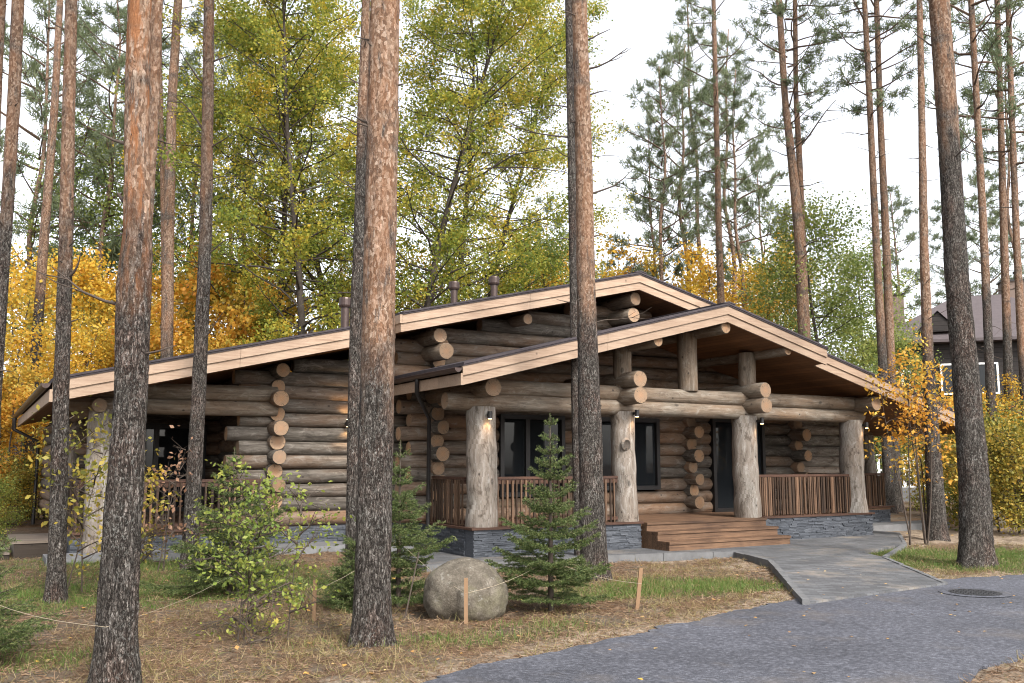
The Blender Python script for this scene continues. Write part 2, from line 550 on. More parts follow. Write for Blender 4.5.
M['far_roof'] = m_plain('violet_grey_shingle', (0.085, 0.07, 0.072), 0.8, 0, 0.3, 0.3, 5, 0.4)
M['chimney'] = m_plain('brown_chimney_cladding', (0.16, 0.12, 0.10), 0.8, 0, 0.2, 0.3, 4)
M['bark'] = m_bark('pine_bark', lichen=0.9)
M['twig'] = m_plain('grey_twig', (0.07, 0.055, 0.045), 0.9, 0, 0.1, 0.3)
M['branch'] = m_plain('pine_branch', (0.085, 0.058, 0.042), 0.9, 0, 0.1, 0.35)
M['dark_bark'] = m_plain('aspen_bark', (0.06, 0.05, 0.042), 0.9, 0, 0.1, 0.6, 7, 0.8)
M['pale_bark'] = m_plain('birch_bark', (0.42, 0.38, 0.33), 0.85, 0, 0.1, 0.4, 6, 0.5)
M['needle'] = m_leaf('pine_needle', [(0.085, 0.112, 0.055), (0.135, 0.165, 0.085), (0.21, 0.235, 0.13)], 0.4)
M['spruce'] = m_leaf('spruce_needle', [(0.035, 0.06, 0.018), (0.065, 0.10, 0.03), (0.11, 0.145, 0.045), (0.2, 0.21, 0.08)], 0.3, vary=False)
M['aspen'] = m_leaf('aspen_leaf', [(0.085, 0.13, 0.024), (0.16, 0.205, 0.036), (0.28, 0.295, 0.046), (0.46, 0.38, 0.055), (0.60, 0.39, 0.045)], 0.5)
M['birch'] = m_leaf('birch_leaf', [(0.08, 0.12, 0.03), (0.14, 0.19, 0.045), (0.23, 0.265, 0.065), (0.33, 0.32, 0.08)], 0.46)
M['gold'] = m_leaf('golden_leaf', [(0.44, 0.2, 0.025), (0.58, 0.31, 0.035), (0.66, 0.42, 0.05), (0.55, 0.43, 0.08), (0.22, 0.22, 0.05)], 0.48)
M['orange'] = m_leaf('orange_leaf', [(0.50, 0.2, 0.03), (0.60, 0.3, 0.04), (0.62, 0.42, 0.07), (0.34, 0.3, 0.07)], 0.45)
M['lime'] = m_leaf('lime_leaf', [(0.09, 0.15, 0.03), (0.16, 0.21, 0.04), (0.27, 0.29, 0.06), (0.44, 0.36, 0.07)], 0.4)
M['yellowgreen'] = m_leaf('yellow_green_leaf', [(0.06, 0.075, 0.018), (0.15, 0.15, 0.03), (0.30, 0.25, 0.045), (0.42, 0.28, 0.045), (0.40, 0.2, 0.035)], 0.4)
M['pink'] = m_leaf('rusty_pink_leaf', [(0.22, 0.11, 0.065), (0.32, 0.19, 0.12), (0.2, 0.09, 0.05)], 0.35)
M['grass'] = m_leaf('grass_blade', [(0.045, 0.09, 0.014), (0.075, 0.135, 0.022), (0.11, 0.17, 0.035), (0.2, 0.2, 0.07)], 0.3, vary=False)
M['straw'] = m_leaf('dry_grass_blade', [(0.19, 0.15, 0.07), (0.30, 0.23, 0.12), (0.12, 0.125, 0.035), (0.22, 0.14, 0.065)], 0.25, vary=False)
M['litter'] = m_leaf('fallen_needle', [(0.08, 0.045, 0.026), (0.16, 0.092, 0.052), (0.27, 0.185, 0.115), (0.05, 0.034, 0.024)], 0.1, vary=False)
M['fallen'] = m_leaf('fallen_leaf', [(0.5, 0.3, 0.06), (0.42, 0.22, 0.06), (0.3, 0.17, 0.08), (0.52, 0.4, 0.16)], 0.1, vary=False)


def m_slate():
    t = NT('split_slate')
    isl = t.island(); o = t.obj()
    n = t.noise(t.mapping(o, (1, 1, 2.5)), 9.0, 6, 0.7)
    c = t.ramp(isl, [(0, (0.036, 0.041, 0.05)), (0.5, (0.05, 0.056, 0.068)), (1, (0.075, 0.082, 0.096))])
    c = t.mix(n, t.mix(1.0, c, (0.6, 0.6, 0.6), 'MULTIPLY'), t.mix(1.0, c, (1.35, 1.33, 1.3), 'MULTIPLY'))
    return t.done(t.bsdf(c, 0.65, 0.35, n, 0.8, 0.02))


def m_asphalt():
    t = NT('asphalt')
    o = t.obj()
    f = t.noise(o, 110.0, 3, 0.85); m_ = t.noise(o, 21.0, 6, 0.88); b = t.noise(o, 0.55, 5, 0.6)
    s = t.voro(o, 95.0)
    c = t.ramp(t.math('ADD', t.math('MULTIPLY', f, 0.4), t.math('MULTIPLY', m_, 0.6)), [(0.36, (0.018, 0.0185, 0.022)), (0.5, (0.058, 0.060, 0.073)), (0.62, (0.185, 0.188, 0.215))])
    c = t.mix(1.0, c, t.ramp(b, [(0.3, 0.7), (0.55, 1.0), (0.75, 1.35)]), 'MULTIPLY')
    br = t.noise(t.mapping(o, (1.0, 1.0, 1), (5, 3, 0)), 0.9, 4, 0.65)
    c = t.mix(t.ramp(br, [(0.55, 0.0), (0.75, 0.5)]), c, (0.13, 0.11, 0.095))
    return t.done(t.bsdf(c, t.ramp(b, [(0.3, 0.6), (0.7, 0.85)]), 0.3, t.math('ADD', f, t.math('MULTIPLY', s, -0.6)), 0.5, 0.006))


def m_pavers():
    t = NT('grey_paver')
    o = t.mapping(t.obj(), (1, 1, 1), (0, 0, 0), (0, 0, math.radians(10)))
    br = t.n('ShaderNodeTexBrick')
    t.set(br.inputs['Vector'], o)
    br.inputs['Scale'].default_value = 1.0
    br.inputs['Brick Width'].default_value = 0.2; br.inputs['Row Height'].default_value = 0.1
    br.inputs['Mortar Size'].default_value = 0.004; br.inputs['Mortar Smooth'].default_value = 0.3
    br.inputs['Color1'].default_value = (0.066, 0.067, 0.071, 1); br.inputs['Color2'].default_value = (0.11, 0.112, 0.117, 1)
    br.inputs['Mortar'].default_value = (0.05, 0.047, 0.043, 1)
    c = br.outputs['Color']
    b = t.noise(o, 1.3, 5, 0.65); f = t.noise(o, 60, 4, 0.7)
    c = t.mix(1.0, c, t.ramp(b, [(0.3, 0.75), (0.7, 1.25)]), 'MULTIPLY')
    c = t.mix(1.0, c, t.ramp(f, [(0.3, 0.8), (0.7, 1.2)]), 'MULTIPLY')
    c = t.mix(t.ramp(t.noise(t.mapping(o, (1, 1, 1), (9, 2, 0)), 0.8, 4, 0.7), [(0.52, 0.0), (0.75, 0.5)]), c, (0.32, 0.26, 0.19))
    h = t.math('SUBTRACT', t.math('MULTIPLY', f, 0.2), br.outputs['Fac'])
    return t.done(t.bsdf(c, 0.8, 0.3, h, 0.5, 0.006))


def m_ground():
    t = NT('forest_floor')
    o = t.obj()
    n1 = t.noise(o, 1.1, 6, 0.65); n2 = t.noise(o, 6.0, 6, 0.7); n3 = t.noise(o, 70.0, 4, 0.75)
    st = t.noise(t.mapping(o, (60, 9, 9), (0, 0, 0), (0, 0, 0.6)), 1.0, 4, 0.7, 1.5)
    st2 = t.noise(t.mapping(o, (9, 60, 9), (0, 0, 0), (0, 0, 0.2)), 1.0, 4, 0.7, 1.5)
    det = t.math('ADD', t.math('MULTIPLY', n3, 0.4), t.math('MULTIPLY', t.math('ADD', st, st2), 0.3))
    litter = t.ramp(det, [(0.33, (0.03, 0.019, 0.012)), (0.5, (0.115, 0.07, 0.041)), (0.66, (0.25, 0.17, 0.105))])
    dirt = t.ramp(det, [(0.33, (0.04, 0.03, 0.022)), (0.52, (0.115, 0.09, 0.066)), (0.68, (0.24, 0.2, 0.155))])
    c = t.mix(t.ramp(n1, [(0.42, 0.0), (0.6, 1.0)]), litter, dirt)
    moss = t.ramp(det, [(0.33, (0.018, 0.025, 0.008)), (0.6, (0.07, 0.085, 0.025))])
    ag = t.n('ShaderNodeAttribute', attribute_name='green')
    gm = t.math('MULTIPLY', t.ramp(t.math('ADD', ag.outputs['Fac'], t.math('MULTIPLY_ADD', n2, 0.7, -0.35)), [(0.3, 0.0), (0.75, 1.0)]), 0.75)
    c = t.mix(gm, c, moss)
    sa = t.n('ShaderNodeAttribute', attribute_name='sand')
    sand = t.ramp(t.math('ADD', t.math('MULTIPLY', n3, 0.5), t.math('MULTIPLY', n2, 0.5)), [(0.33, (0.11, 0.08, 0.056)), (0.5, (0.215, 0.165, 0.12)), (0.68, (0.34, 0.28, 0.215))])
    sf = t.ramp(t.math('ADD', sa.outputs['Fac'], t.math('MULTIPLY_ADD', n2, 0.6, -0.3)), [(0.35, 0.0), (0.65, 1.0)])
    c = t.mix(sf, c, sand)
    c = t.mix(1.0, c, t.ramp(n2, [(0.3, 0.75), (0.7, 1.2)]), 'MULTIPLY')
    return t.done(t.bsdf(c, 0.95, 0.1, t.math('ADD', det, n2), 0.7, 0.03))


def m_boulder():
    t = NT('granite_boulder')
    o = t.obj()
    a = t.noise(o, 5, 6, 0.7); f = t.noise(o, 50, 4, 0.8); s = t.voro(o, 60)
    c = t.ramp(t.math('ADD', t.math('MULTIPLY', a, 0.6), t.math('MULTIPLY', f, 0.4)), [(0.33, (0.035, 0.03, 0.022)), (0.5, (0.10, 0.085, 0.066)), (0.68, (0.22, 0.195, 0.16))])
    c = t.mix(t.ramp(t.noise(o, 2.2, 4), [(0.52, 0.0), (0.7, 0.5)]), c, (0.12, 0.115, 0.055))
    c = t.mix(t.ramp(t.noise(t.mapping(o, (1, 1, 1), (4, 4, 4)), 11, 5, 0.7), [(0.6, 0.0), (0.68, 0.6)]), c, (0.28, 0.27, 0.24))
    return t.done(t.bsdf(c, 0.85, 0.25, t.math('ADD', a, t.math('MULTIPLY', f, 0.5)), 0.8, 0.03))


def m_glass():
    t = NT('dark_window_glass')
    p = t.n('ShaderNodeBsdfPrincipled')
    p.inputs['Base Color'].default_value = (0.012, 0.014, 0.016, 1)
    p.inputs['Roughness'].default_value = 0.03
    p.inputs['Specular IOR Level'].default_value = 0.3
    b = t.n('ShaderNodeBump'); b.inputs['Strength'].default_value = 0.04; b.inputs['Distance'].default_value = 0.02
    t.set(b.inputs['Height'], t.noise(t.obj(), 2.0, 2))
    t.t.links.new(b.outputs[0], p.inputs['Normal'])
    return t.done(p.outputs[0])


def m_glow(name, c, s):
    t = NT(name)
    e = t.n('ShaderNodeEmission'); e.inputs[0].default_value = (*c, 1); e.inputs[1].default_value = s
    return t.done(e.outputs[0])


M['slate'] = m_slate(); M['asphalt'] = m_asphalt(); M['pavers'] = m_pavers(); M['ground'] = m_ground()
M['boulder'] = m_boulder(); M['glass'] = m_glass(); M['glow'] = m_glow('lamp_glow', (1.0, 0.62, 0.28), 12.0)

# ------------------------------------------------------------------ ground, road, paving
ROAD_FAR = [(-30, -2.0), (-12, 2.5), (-6, 4.6), (-3.2, 5.9)] + [tuple(gnd(x, y)[:2]) for x, y in
            ((418, 684), (480, 664), (560, 650), (640, 632), (720, 614), (800, 598), (870, 588), (945, 579), (1024, 574))] + [(10.5, 15.4), (16, 17.6), (30, 22)]
ROAD_NEAR = [(30, 12), (16, 10.5), (9, 9.9), (6.2, 9.3), tuple(gnd(1024, 655)[:2]), tuple(gnd(985, 668)[:2]), tuple(gnd(957, 683)[:2]), (2.9, 6.3), (2.7, 4.5), (3.2, 1.5), (6, -4), (12, -20), (-30, -20)]
APRON = [tuple(gnd(x, y, 0.0)[:2]) for x, y in ((771, 562), (806, 598), (848, 592), (900, 585), (945, 579), (884, 557), (862, 552))]


def inside(poly, X, Y):
    poly = np.array(poly); n = len(poly)
    r = np.zeros(X.shape, bool)
    for i in range(n):
        x0, y0 = poly[i]; x1, y1 = poly[(i + 1) % n]
        c = ((y0 > Y) != (y1 > Y)) & (X < (x1 - x0) * (Y - y0) / (y1 - y0 + 1e-12) + x0)
        r ^= c
    return r


def dist_poly(poly, X, Y):
    poly = np.array(poly); d = np.full(X.shape, 1e9)
    for i in range(len(poly)):
        a = poly[i]; b = poly[(i + 1) % len(poly)]
        ab = b - a
        tt = np.clip(((X - a[0]) * ab[0] + (Y - a[1]) * ab[1]) / (ab @ ab + 1e-9), 0, 1)
        d = np.minimum(d, np.hypot(X - a[0] - tt * ab[0], Y - a[1] - tt * ab[1]))
    return d


def snoise(X, Y, seed, sc):
    r = np.random.default_rng(seed)
    z = np.zeros(X.shape)
    for k in range(10):
        f = sc * (1.4 ** (k - 4)); th = r.uniform(0, 6.28); ph = r.uniform(0, 6.28)
        z += np.sin((X * math.cos(th) + Y * math.sin(th)) * f + ph) * 0.32
    return z


ROAD = ROAD_FAR + ROAD_NEAR
# walkway in front of the porch (site coordinates from house coordinates)
WALK = [W(-1.3, -0.85)[:2], W(0.3, -1.15)[:2], gnd(605, 557, 0)[:2], gnd(690, 554, 0)[:2], gnd(735, 553, 0)[:2], gnd(771, 562, 0)[:2],
        gnd(862, 552, 0)[:2], gnd(905, 544, 0)[:2], W(11.6, 0.2)[:2], W(11.6, 1.4)[:2], W(10.3, 1.4)[:2], W(10.3, 0.1)[:2], W(0.1, 0.1)[:2], W(0.1, 2.0)[:2], W(-1.3, 2.0)[:2]]
WALK = [tuple(p) for p in WALK]


def blob(X, Y, x, y, rx, ry):
    return np.exp(-(((X - x) / rx) ** 2 + ((Y - y) / ry) ** 2))


def green_mask(X, Y):
    g = np.zeros(X.shape)
    for px, py, rx, ry, a in ((690, 586, 1.1, 0.8, 1.1), (620, 592, 0.9, 0.7, 1.0), (740, 583, 0.7, 0.6, 0.9), (545, 628, 0.8, 0.5, 0.5), (950, 560, 2.2, 1.0, 1.1), (1010, 562, 2.2, 1.3, 1.1),
                              (880, 552, 1.0, 1.0, 0.7), (1080, 560, 3, 2, 1.0), (300, 585, 1.2, 1.2, 0.5), (160, 572, 2.6, 1.0, 0.8), (30, 600, 2.0, 1.6, 0.6), (150, 590, 2.0, 1.2, 0.6), (430, 560, 1.0, 0.9, 0.5), (370, 585, 1.0, 0.9, 0.4),
                              (450, 640, 1.2, 0.35, 0.5), (20, 660, 1.0, 0.8, 0.6), (330, 650, 1.5, 0.4, 0.3)):
        p = gnd(px, py)
        g += a * blob(X, Y, p[0], p[1], rx, ry)
    return g


def sand_mask(X, Y):
    s = np.zeros(X.shape)
    d = dist_poly(ROAD, X, Y)
    s += 0.75 * np.exp(-(d / 0.5) ** 2)
    d2 = dist_poly(WALK, X, Y); s += 0.75 * np.exp(-(d2 / 0.4) ** 2)
    d3 = dist_poly(APRON, X, Y); s += 0.6 * np.exp(-(d3 / 0.35) ** 2)
    for px, py, rx, ry, a in ((940, 535, 3.5, 1.3, 1.1), (1010, 538, 3.5, 1.6, 1.1), (1080, 535, 5, 3, 1.0), (890, 533, 2.0, 1.0, 1.0), (980, 683, 0.8, 0.6, 0.4), (15, 553, 2.5, 1.5, 0.7), (690, 567, 1.4, 0.5, 0.6)):
        p = gnd(px, py)
        s += a * blob(X, Y, p[0], p[1], rx, ry)
    return s


def ground_z(X, Y):
    z = np.full(X.shape, G0)
    z = z + 0.022 * snoise(X, Y, 5, 2.2) + 0.012 * snoise(X, Y, 6, 9.0)
    # ground banks up gently to the left wing
    hu = (X - HO[0]) * U[0] + (Y - HO[1]) * U[1]; hv = (X - HO[0]) * V[0] + (Y - HO[1]) * V[1]
    bank = 0.12 * np.clip((hv + 1.0) / 2.5, 0, 1) * np.clip((0.2 - hu) / 1.5, 0, 1)
    z += bank
    z += 0.08 * np.clip((hv - 1.0) / 3.0, 0, 1) * np.clip((hu - 9.5) / 2, 0, 1)
    for poly, w in ((ROAD, 0.35), (WALK, 0.12), (APRON, 0.12)):
        ins = inside(poly, X, Y); d = dist_poly(poly, X, Y)
        k = np.where(ins, 1.0, np.clip(1 - d / w, 0, 1))
        tgt = np.where(ins & (d > 0.12), -0.16, -0.105)
        z = z * (1 - k) + tgt * k
    return z


def smooth_axis(lo, hi, fine0, fine1, step, n):
    a = np.linspace(0, 1, n + 1)[1:]
    left = fine0 - (fine0 - lo) * a ** 3
    right = fine1 + (hi - fine1) * a ** 3
    return np.concatenate([left[::-1], np.arange(fine0, fine1 + 1e-6, step), right])


def grid_mesh(name, xs, ys, zf, mat, attrs=None, keep=None):
    X, Y = np.meshgrid(xs, ys)
    Z = zf(X, Y)
    nx, ny = len(xs), len(ys)
    co = np.stack([X, Y, Z], -1).reshape(-1, 3)
    i = np.arange((ny - 1) * (nx - 1)); r = i // (nx - 1); c = i % (nx - 1)
    F = np.stack([r * nx + c, r * nx + c + 1, (r + 1) * nx + c + 1, (r + 1) * nx + c], -1)
    me = bpy.data.meshes.new(name)
    me.from_pydata(co.tolist(), [], F.tolist())
    me.polygons.foreach_set('use_smooth', np.ones(len(F), bool))
    me.materials.append(mat)
    for k, fn in (attrs or {}).items():
        a = me.attributes.new(k, 'FLOAT', 'POINT')
        a.data.foreach_set('value', np.clip(fn(X, Y), 0, 1.5).ravel().astype(np.float32))
    return me


xs = smooth_axis(-600, 600, -15, 17, 0.14, 22)
ys = smooth_axis(-200, 900, 5.0, 27, 0.14, 22)
gm = grid_mesh('ground', xs, ys, ground_z, M['ground'], {'green': green_mask, 'sand': sand_mask})
tag(link('ground', gm), 'forest floor of brown needles, dirt and thin grass', 'ground', kind='structure')


def ragged(poly, step, amp, seed, closed=True):
    out = []
    r = random.Random(seed)
    n = len(poly)
    for i in range(n):
        a = np.array(poly[i]); b = np.array(poly[(i + 1) % n])
        L = np.linalg.norm(b - a); k = max(1, int(L / step)) if L < 14 else 1
        for j in range(k):
            p = a + (b - a) * j / k
            if L < 14:
                p = p + np.array([mnoise.noise(Vector((p[0] * 2.1, p[1] * 2.1, seed))), mnoise.noise(Vector((p[0] * 2.1, p[1] * 2.1, seed + 9)))]) * amp * 0.6
                p = p + np.array([r.uniform(-1, 1), r.uniform(-1, 1)]) * amp * 0.3
            out.append(p)
    return out


def sheet(name, poly, z, mat, label, cat, thick=0.0):
    mb = MB()
    mb.poly([(p[0], p[1], z if np.isscalar(z) else z(p)) for p in poly])
    if thick:
        n = len(poly); b = len(mb.v)
        zt = [z if np.isscalar(z) else z(p) for p in poly]
        mb.v += [(p[0], p[1], zz) for p, zz in zip(poly, zt)] + [(p[0], p[1], zz - thick) for p, zz in zip(poly, zt)]
        for i in range(n):
            j = (i + 1) % n
            mb.face([b + j, b + i, b + n + i, b + n + j])
    o = mb.build(name, mat)
    return tag(o, label, cat, kind='structure')


sheet('road', ragged(ROAD, 0.10, 0.15, 3), -0.082, M['asphalt'], 'grey asphalt road curving past the lawn', 'road', 0.06)
ap0 = np.array(APRON[0])


def apron_z(p):
    d = dist_poly([APRON[1], APRON[2], APRON[3], APRON[4], APRON[3], APRON[2]], np.array([p[0]]), np.array([p[1]]))[0]
    return -0.055 + 0.055 * min(1, d / 2.2)


sheet('pavement', APRON, apron_z, M['pavers'], 'grey paved apron running down to the road', 'pavement', 0.14)
sheet('walkway', WALK, 0.004, M['pavers'], 'grey paved walkway along the porch plinth', 'walkway', 0.12)
# kerbs
kb = MB()


def kerb_run(pts, w, z1, z0, mb):
    for i in range(len(pts) - 1):
        a = np.array(pts[i][:2]); b = np.array(pts[i + 1][:2])
        L = np.linalg.norm(b - a); d = (b - a) / L; nrm = np.array([-d[1], d[0]])
        k = max(1, round(L / 0.5))
        za = pts[i][2] if len(pts[i]) > 2 else 0; zb = pts[i + 1][2] if len(pts[i + 1]) > 2 else 0
        for j in range(k):
            t0, t1 = j / k, (j + 1) / k
            c = a + (b - a) * (t0 + t1) / 2
            zc = za + (zb - za) * (t0 + t1) / 2
            h = (z1 - z0) / 2
            mb.obox((c[0], c[1], (z1 + z0) / 2 + zc + R.uniform(-.006, .006)), tuple(np.append(d * (L / k / 2 - 0.004), 0)), tuple(np.append(nrm * w / 2, 0)), (0, 0, h))


kerb_run([(*WALK[i], 0) for i in range(0, 6)], 0.09, 0.03, -0.2, kb)
kerb_run([(*APRON[0], 0), (*APRON[1], -0.05)], 0.09, 0.03, -0.25, kb)
kerb_run([(*APRON[4], -0.05), (*APRON[5], 0), (*WALK[7], 0), (*WALK[8], 0)], 0.07, 0.008, -0.2, kb)
tag(kb.build('kerb', m_plain('grey_kerb_stone', (0.12, 0.12, 0.122), 0.9, 0, 0.2, 0.5, 4, 0.4)), 'pale concrete kerb stones edging the paving', 'kerb', kind='structure')
# pale blind strip under the left wing and at the right terrace
sb = MB()
sb.box((-6.6, 1.75, -0.1), (-0.35, 2.64, 0.165))
sb.box((11.7, 1.2, -0.15), (15.0, 2.05, 0.09))
o = sb.build('footpath', M['concrete'], None, (HO[0], HO[1], 0), math.pi / 2 - ALPHA)
tag(o, 'pale concrete strip along the foot of the house', 'footpath', kind='structure')

# manhole
mh = gnd(975, 593)
ring = MB(); cov = MB()
for mb, r0, r1, z in ((ring, 0.33, 0.45, -0.074), (cov, 0.0, 0.325, -0.070)):
    n = 40
    a = [(r1 * math.cos(i * 2 * math.pi / n), r1 * math.sin(i * 2 * math.pi / n)) for i in range(n)]
    if r0:
        b = [(r0 * math.cos(i * 2 * math.pi / n), r0 * math.sin(i * 2 * math.pi / n)) for i in range(n)]
        for i in range(n):
            j = (i + 1) % n
            mb.poly([(*a[i], z), (*a[j], z), (*b[j], z + .002), (*b[i], z + .002)])
    else:
        mb.poly([(x, y, z) for x, y in a])
        for i in range(-4, 5):
            for j in range(-4, 5):
                if math.hypot(i, j) < 4.3:
                    mb.box((i * .068 - .02, j * .068 - .02, z - .001), (i * .068 + .02, j * .068 + .02, z + .005))
mroot = empty('manhole_cover', (mh[0], mh[1], 0))
tag(mroot, 'round iron manhole cover set in the asphalt road', 'manhole cover')
ring.build('frame', M['asphalt'], mroot); cov.build('lid', M['iron'], mroot)

# ------------------------------------------------------------------ the log house
HOUSE = empty('log_house', (HO[0], HO[1], 0), math.pi / 2 - ALPHA)
tag(HOUSE, 'long low log house with a gabled porch on thick peeled posts', 'house')
S_P = 0.255
P_AX, P_AZ, P_V = 5.32, 4.86, -0.9
S_M = 0.238
M_AX, M_AZ, M_V = 4.66, 5.79, 1.1


def porch_z(u): return P_AZ - S_P * abs(u - P_AX)
def main_z(u): return M_AZ - S_M * abs(u - M_AX)
def wing_z(u): return 2.98 + 0.2407 * (u + 6.69)


def roof_half(par, ua, za, ub, zb, v0, v1, eave=None, end_caps=(False, False), nm='roof'):
    """one roof slope, from (ua,za) to (ub,zb) with ua<ub; v0 is the front gable edge"""
    sh = MB()
    def strip(d0, d1): return [(ua, za - d1), (ub, zb - d1), (ub, zb - d0), (ua, za - d0)]
    sh.prism(strip(0.0, 0.035), v0 - 0.035, v1)
    sh.prism(strip(0.035, 0.062), v0 - 0.02, v1)
    # a few courses as tiny steps
    r = sh.build(nm, M['shingle'], par)
    def board(d0, d1, va, vb):
        b = MB()
        # joints every few metres
        L = ub - ua; k = max(1, round(L / 3.6))
        for i in range(k):
            a = ua + L * i / k + (0.003 if i else 0); c = ua + L * (i + 1) / k - (0.003 if i < k - 1 else 0)
            z_a = za + (zb - za) * (a - ua) / L; z_c = za + (zb - za) * (c - ua) / L
            b.prism([(a, z_a - d1), (c, z_c - d1), (c, z_c - d0), (a, z_a - d0)], va, vb)
        return b.build('fascia_board', M['fascia'], r)
    board(0.063, 0.225, v0, v0 + 0.05)
    board(0.226, 0.385, v0 + 0.03, v0 + 0.08)
    s = MB()
    s.prism(strip(0.33, 0.36), v0 + 0.081, v1)
    s.build('soffit', M['soffit'], r)
    if eave:
        u_e, z_e = (ua, za) if eave == 'l' else (ub, zb)
        sg = -1 if eave == 'l' else 1
        b = MB(); b.box((u_e + (0.0 if sg > 0 else -0.04), v0 + 0.0, z_e - 0.385), (u_e + (0.04 if sg > 0 else 0.0), v1, z_e - 0.19))
        b.build('eave_board', M['fascia'], r)
        g = MB()
        k = 8; path = []
        for i in range(k + 1):
            th = math.pi + math.pi * i / k
            path.append((u_e + sg * (0.10) + 0.065 * math.cos(th), z_e - 0.10 + 0.075 * math.sin(th)))
        for i in range(k):
            a = path[i]; c = path[i + 1]
            g.prism([a, c, (c[0] + .004, c[1] + .006), (a[0] + .004, a[1] + .006)], v0 - 0.02, v1)
        g.prism(path, v0 - 0.024, v0 - 0.018)
        g.build('gutter', M['gutter'], r)
    return r


# main gable, left wing, porch gable, right wing
roof_half(HOUSE, -0.93, main_z(-0.93), M_AX, M_AZ, M_V, 13)
roof_half(HOUSE, M_AX, M_AZ, 10.2, main_z(10.2), M_V, 13)
roof_half(HOUSE, -6.69, 2.98, -0.93, wing_z(-0.93), 1.4, 13, 'l')
rp = roof_half(HOUSE, -0.68, porch_z(-0.68), P_AX, P_AZ, P_V, 3.0, 'l')
roof_half(HOUSE, P_AX, P_AZ, 8.15, porch_z(8.15), P_V, 3.0)
roof_half(HOUSE, 8.15, porch_z(8.15), 13.6, porch_z(13.6), -0.6, 13, 'r')
# return board where the main gable steps back to the wing
b = MB(); b.box((-0.98, M_V + 0.0, main_z(-0.93) - 0.225), (-0.932, 1.41, main_z(-0.93) - 0.063)); b.box((-0.95, M_V + 0.03, main_z(-0.93) - 0.385), (-0.931, 1.41, main_z(-0.93) - 0.226))
b.build('fascia_board', M['fascia'], HOUSE)
# ridge caps
for (ax, az, v0, v1) in ((M_AX, M_AZ, M_V, 13), (P_AX, P_AZ, P_V, 2.9)):
    b = MB(); b.prism([(ax - 0.16, az - 0.032), (ax, az + 0.003), (ax + 0.16, az - 0.032), (ax + 0.16, az - 0.01), (ax, az + 0.03), (ax - 0.16, az - 0.01)], v0 - 0.045, v1)
    b.build('ridge_cap', M['shingle'], HOUSE)

LR = 0.142    # log radius
PITCHZ = 0.268


def log_wall(u0, u1, v, z0, z1, roofs=None, holes=(), over=(0.0, 0.0), name='log_wall', alt=0.22, seed=0, under=0.40, mt='log'):
    """horizontal logs along u; holes: (ua,ub,za,zb); logs stop under the roof line"""
    mb = MB(); i = 0
    z = z0 + LR
    while z < z1:
        segs = [(u0 - over[0] - (alt if i % 2 == 0 and over[0] else 0), u1 + over[1] + (alt if i % 2 == 0 and over[1] else 0))]
        for (ha, hb, za, zb) in holes:
            if za - LR * .6 < z < zb + LR * .6:
                ns = []
                for a, c in segs:
                    if hb <= a or ha >= c:
                        ns.append((a, c)); continue
                    if ha > a: ns.append((a, ha))
                    if hb < c: ns.append((hb, c))
                segs = ns
        for a, c in segs:
            if roofs:
                ok = [q for q in np.arange(a, c + .01, 0.1) if roofs(q) - under > z + 0.06]
                if len(ok) < 4:
                    continue
                a2, c2 = max(a, ok[0]), min(c, ok[-1])
            else:
                a2, c2 = a, c
            if c2 - a2 > 0.15:
                mb.log((a2, v, z), (c2, v, z), LR * R.uniform(0.96, 1.06), seed + i * 1.7 + a, taper=R.uniform(-.12, .12))
        z += PITCHZ; i += 1
    return mb.build(name, [M[mt], M['logend']], HOUSE)


def cross_wall(u, v0, v1, z0, z1, seed=0, name='log_wall', longer=0.26, roofs=None):
    """logs along v, ends showing at v0 (every other one stands further out)"""
    mb = MB(); i = 0
    z = z0 + LR + PITCHZ / 2
    while z < z1:
        f = v0 + (0.0 if i % 2 == 0 else longer)
        mb.log((u + R.uniform(-.02, .02), f + R.uniform(-.03, .03), z), (u, v1, z), LR * R.uniform(0.98, 1.14), seed + i * 2.3)
        z += PITCHZ; i += 1
    return mb.build(name, [M['log'], M['logend']], HOUSE)


ZB = 0.47
MW = 2.3
door = (7.55, 9.25, 0.4, 2.72)
win1 = (1.75, 3.35, 0.95, 2.66)
win2 = (4.15, 5.95, 1.05, 2.66)
log_wall(0.3, 10.35, MW, ZB, 3.3, None, (door, win1, win2), (0.55, 0.0), seed=3)
log_wall(10.36, 12.2, MW - 0.05, ZB, 3.3, None, (), seed=47, mt='post')  # sunlit logs: brightness put into the colour by using the paler post wood
log_wall(-0.3, 10.0, MW, 3.3, 5.6, main_z, (), (0.25, 0), name='gable_wall', seed=33)
log_wall(-2.87, 0.2, 3.0, ZB - 0.02, 4.0, wing_z, (), (0.55, 0.0), seed=60)
cross_wall(0.3, 1.85, 3.2, ZB, 4.0, 5)
cross_wall(-2.75, 2.5, 7.0, ZB - 0.05, 3.45, 9)
cross_wall(6.85, 1.8, 2.6, ZB, 2.85, 13)
cross_wall(10.35, 1.75, 2.6, ZB, 2.85, 17)
# walls one sees from the side or through the terraces
log_wall(-6.0, -2.6, 7.0, ZB, 3.4, wing_z, (), seed=90)
log_wall(-6.0, 12.2, 12.4, ZB, 4.9, lambda u: min(main_z(u), 9) if u < 10 else porch_z(u), (), seed=99)
mb = MB(); z = ZB + LR; i = 0
while z < 2.7:
    mb.log((12.2, 2.0, z), (12.2, 12.6, z), LR, i); z += PITCHZ; i += 1
mb.build('log_wall', [M['log'], M['logend']], HOUSE)
mb = MB(); z = ZB + LR; i = 0
while z < 2.5:
    mb.log((-6.0, 7.0, z), (-6.0, 12.6, z), LR, i); z += PITCHZ; i += 1
mb.build('log_wall', [M['log'], M['logend']], HOUSE)

